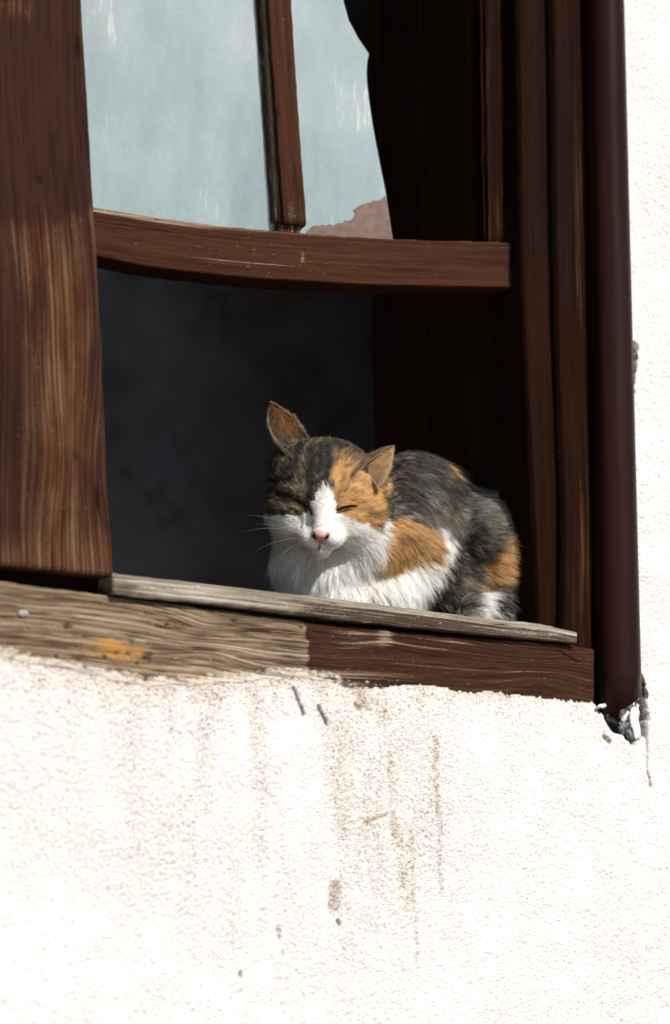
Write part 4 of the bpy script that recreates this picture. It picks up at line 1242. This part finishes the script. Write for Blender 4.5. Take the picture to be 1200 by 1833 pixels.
# short round lids, mouth and nose
lids = seglist(px, py, [(526, 893, 541, 900, 8), (541, 900, 557, 914, 8), (603, 915, 640, 906, 7), (572, 974, 571, 988, 5), (571, 988, 548, 991, 4), (571, 988, 598, 991, 4)]) * (RP[:, 1] < -50)
ln *= 1 - 0.72 * lids
lift = np.where(headw > 0.5, 0.34, 0.40) + 0.25 * (rng.random(NS) - 0.5)
lift = lift + 0.14 * sstep(850, 800, py) * (headw > 0.5)
lift = np.where(stray, lift + 0.22, lift)
lift = np.where(er, 0.25, lift)
keep = ~RNOSE & (RP[:, 2] > LED + 3)
slit = seglist(px, py, [(528, 894, 541, 900, 2.4), (541, 900, 555, 911, 2.6), (555, 911, 558, 920, 2.4), (604, 914, 616, 909, 2.2), (616, 909, 638, 907, 2.2)]) * (RP[:, 1] < -50)
keep &= slit < 0.45
keep &= ~(inpoly(px, py, [(638, 846), (665, 823), (704, 800), (691, 842), (677, 868)]) & (RREG == 0) & (RP[:, 1] < 60))
NP_ = 5
tt = np.linspace(0, 1, NP_)
pts = np.empty((NS, NP_, 3))
droop = np.where(er, 0, 0.16)[:, None]
wig = (rng.random((NS, 3)) - 0.5) * 0.22
for i, t in enumerate(tt):
    pts[:, i] = RP + ln[:, None] * (tang * t * (0.94 - 0.1 * t) + RN * (lift * t * (1.25 - 0.75 * t))[:, None] - np.array([0, 0, 1]) * droop * t * t + wig * t * t)
# tufts: neighbouring hairs draw together towards their tips
lead = ci[own]
strength = np.where(headw > 0.5, 0.5, 0.75) * np.where(er, 0.2, 1.0) * (0.5 + 0.5 * rng.random(NS))
same = (RREG == RREG[lead])
strength = strength * same * ~stray
lp = pts[lead]
scale_l = (ln / np.maximum(ln[lead], 1e-3))[:, None]
for i, t in enumerate(tt):
    tgt = RP[lead] + (lp[:, i] - RP[lead]) * np.clip(scale_l, 0.6, 1.5)
    k_ = (strength * t ** 1.1)[:, None]
    pts[:, i] = pts[:, i] * (1 - k_) + tgt * k_
tuft = np.where(RC.mean(1) < 0.12, 0.35 + 1.3 * rng.random(NC)[own] ** 1.5, 0.74 + 0.5 * rng.random(NC)[own])
RC = RC * np.where(headw > 0.5, 0.5 + 0.5 * tuft, tuft)[:, None]
RC = RC * (0.8 + 0.4 * rng.random(NS))[:, None]
pts[..., 2] = np.maximum(pts[..., 2], LED + 1.0)
pts = pts[keep]
RC, RW, er, headw = RC[keep], RW[keep], er[keep], headw[keep]
n = len(pts)
wpts = to_world(pts.reshape(-1, 3)).astype(np.float32)
rad = np.where(headw > 0.5, 0.000085, 0.000110) * np.where(er, 0.8, 1.0) * (0.75 + 0.5 * rng.random(n))
rads = (rad[:, None] * np.array([1.0, 1.0, 0.85, 0.6, 0.12])[None]).astype(np.float32)
hc = bpy.data.hair_curves.new('fur')
hc.add_curves([NP_] * n)
hc.attributes['position'].data.foreach_set('vector', wpts.ravel())
ra = hc.attributes.get('radius') or hc.attributes.new('radius', 'FLOAT', 'POINT')
ra.data.foreach_set('value', rads.ravel())
# colour along each hair: banded, paler or darker towards the tip
lum = RC.mean(1)
tipf = np.where(lum < 0.1, 1.0, 0.0) * rng.random(n)
cc = np.repeat(RC[:, None, :], NP_, 1)
band = np.array([0.8, 1.0, 1.0, 1.15, 1.0])[None, :, None]
cc = cc * band + (tipf[:, None] ** 3 * np.array([0, 0, 0.03, 0.10, 0.10])[None])[..., None] * np.array([1, 0.95, 0.85])
cc = np.clip(cc, 0, 0.94)
ca_ = hc.attributes.new('coat', 'FLOAT_COLOR', 'POINT')
ca_.data.foreach_set('color', np.concatenate([cc, np.ones((n, NP_, 1))], -1).astype(np.float32).ravel())
def fur_mat():
    b = NB('cat_fur')
    b.t.nodes.remove(b.b)
    a = b.attr('coat', 'Color')
    h = b.n('ShaderNodeBsdfHairPrincipled')
    h.model = 'CHIANG'
    h.parametrization = 'COLOR'
    b.l(a, h.inputs['Color'])
    h.inputs['Roughness'].default_value = 0.45
    h.inputs['Radial Roughness'].default_value = 0.6
    h.inputs['Random Roughness'].default_value = 0.2
    df = b.n('ShaderNodeBsdfDiffuse')
    b.l(a, df.inputs[0])
    mx = b.n('ShaderNodeMixShader'); mx.inputs[0].default_value = 0.62
    b.l(h.outputs[0], mx.inputs[1]); b.l(df.outputs[0], mx.inputs[2])
    b.l(mx.outputs[0], b.out.inputs[0])
    return b.m
M_FUR = fur_mat()
hc.materials.append(M_FUR)
fur = bpy.data.objects.new('fur', hc)
col.objects.link(fur)
fur.parent = cat
fur.matrix_parent_inverse = Matrix.Translation(cat.location).inverted()

# ---- the dark seams of the closed lids, the mouth and the nostrils
bvh = BVHTree.FromPolygons([tuple(v) for v in WV], [tuple(f) for f in F_all.tolist()])
M_SEAM = simple_mat('dark_lid_skin', (0.006, 0.004, 0.0035), (0.014, 0.009, 0.007), 400, 0.9, 0.1, 0.0005, spec=0.02)
def seam(name, path, r0, off, cnt=24):
    q = smooth_px(path, np.linspace(0, 1, cnt))
    P = []
    for x, y in q:
        o = Vector(CAMP); d = Vector(sight(x, y)).normalized()
        hit, nrm, _, _ = bvh.ray_cast(o, d)
        P.append(np.array(hit - d * off))
    P = np.array(P)
    V, Fq, sg = [], [], 8
    for i, p in enumerate(P):
        t = P[min(i + 1, cnt - 1)] - P[max(i - 1, 0)]
        t /= np.linalg.norm(t)
        a1 = np.cross(t, FWD); a1 /= np.linalg.norm(a1); a2 = np.cross(t, a1)
        r = r0 * (0.25 + 0.75 * math.sin(math.pi * i / (cnt - 1)) ** 0.6)
        for k in range(sg):
            an = 2 * math.pi * k / sg
            V.append(p + (a1 * math.cos(an) + a2 * math.sin(an) * 0.6) * r)
    idx = np.arange(cnt * sg).reshape(cnt, sg); nx_ = np.roll(idx, -1, 1)
    qd = np.stack([idx[:-1], nx_[:-1], nx_[1:], idx[1:]], -1).reshape(-1, 4)
    return link(name, mesh_np(name, np.array(V), qd, True), M_SEAM, cat)
seam('eyelid', [(527, 892), (535, 896), (544, 901), (552, 908), (557, 916), (558, 921)], 0.0016, 0.0056)
seam('eyelid', [(603, 916), (609, 911), (618, 908), (629, 906), (640, 907)], 0.0012, 0.0036)
seam('mouth', [(573, 977), (572, 981), (571, 986)], 0.0004, 0.0004, 10)
seam('nostril', [(560, 957), (562, 961), (566, 964)], 0.0010, 0.0003, 10)
seam('nostril', [(589, 959), (586, 962), (581, 965)], 0.0010, 0.0003, 10)

# ---- whiskers
wp, wr = [], []
def whisker(a, b2, sag, d0, d1, r=0.00010):
    A3, B3 = L(a[0], a[1], d0), L(b2[0], b2[1], d1)
    for t in np.linspace(0, 1, 8):
        wp.append(A3 + (B3 - A3) * t + np.array([0, 0, 1]) * sag * 4 * t * (1 - t)); wr.append(r * (1 - 0.85 * t))
for (a, b2, sag) in (((545, 952), (440, 922), 7), ((543, 958), (436, 952), 9), ((544, 964), (452, 990), 8), ((547, 968), (470, 1022), 6), ((541, 955), (452, 938), 5), ((548, 966), (488, 1030), 4),
                     ((606, 956), (700, 944), 5), ((608, 961), (704, 968), 5), ((607, 966), (690, 1000), 6), ((604, 969), (668, 1022), 5), ((609, 959), (716, 955), 4), ((603, 966), (655, 1000), 4)):
    whisker(a, b2, sag, -96, -70)
for (a, b2, sag) in (((540, 880), (520, 838), 3), ((545, 880), (535, 845), 3), ((620, 884), (640, 846), 3)):
    whisker(a, b2, sag, -82, -80, 0.00010)
wc = bpy.data.hair_curves.new('whiskers')
nw = len(wp) // 8
wc.add_curves([8] * nw)
wc.attributes['position'].data.foreach_set('vector', to_world(np.array(wp)).astype(np.float32).ravel())
ra = wc.attributes.get('radius') or wc.attributes.new('radius', 'FLOAT', 'POINT')
ra.data.foreach_set('value', np.array(wr, np.float32))
wa = wc.attributes.new('coat', 'FLOAT_COLOR', 'POINT')
wa.data.foreach_set('color', np.tile(np.array([0.8, 0.78, 0.74, 1], np.float32), nw * 8))
wc.materials.append(M_FUR)
wo = bpy.data.objects.new('whiskers', wc)
col.objects.link(wo)
wo.parent = cat
wo.matrix_parent_inverse = Matrix.Translation(cat.location).inverted()
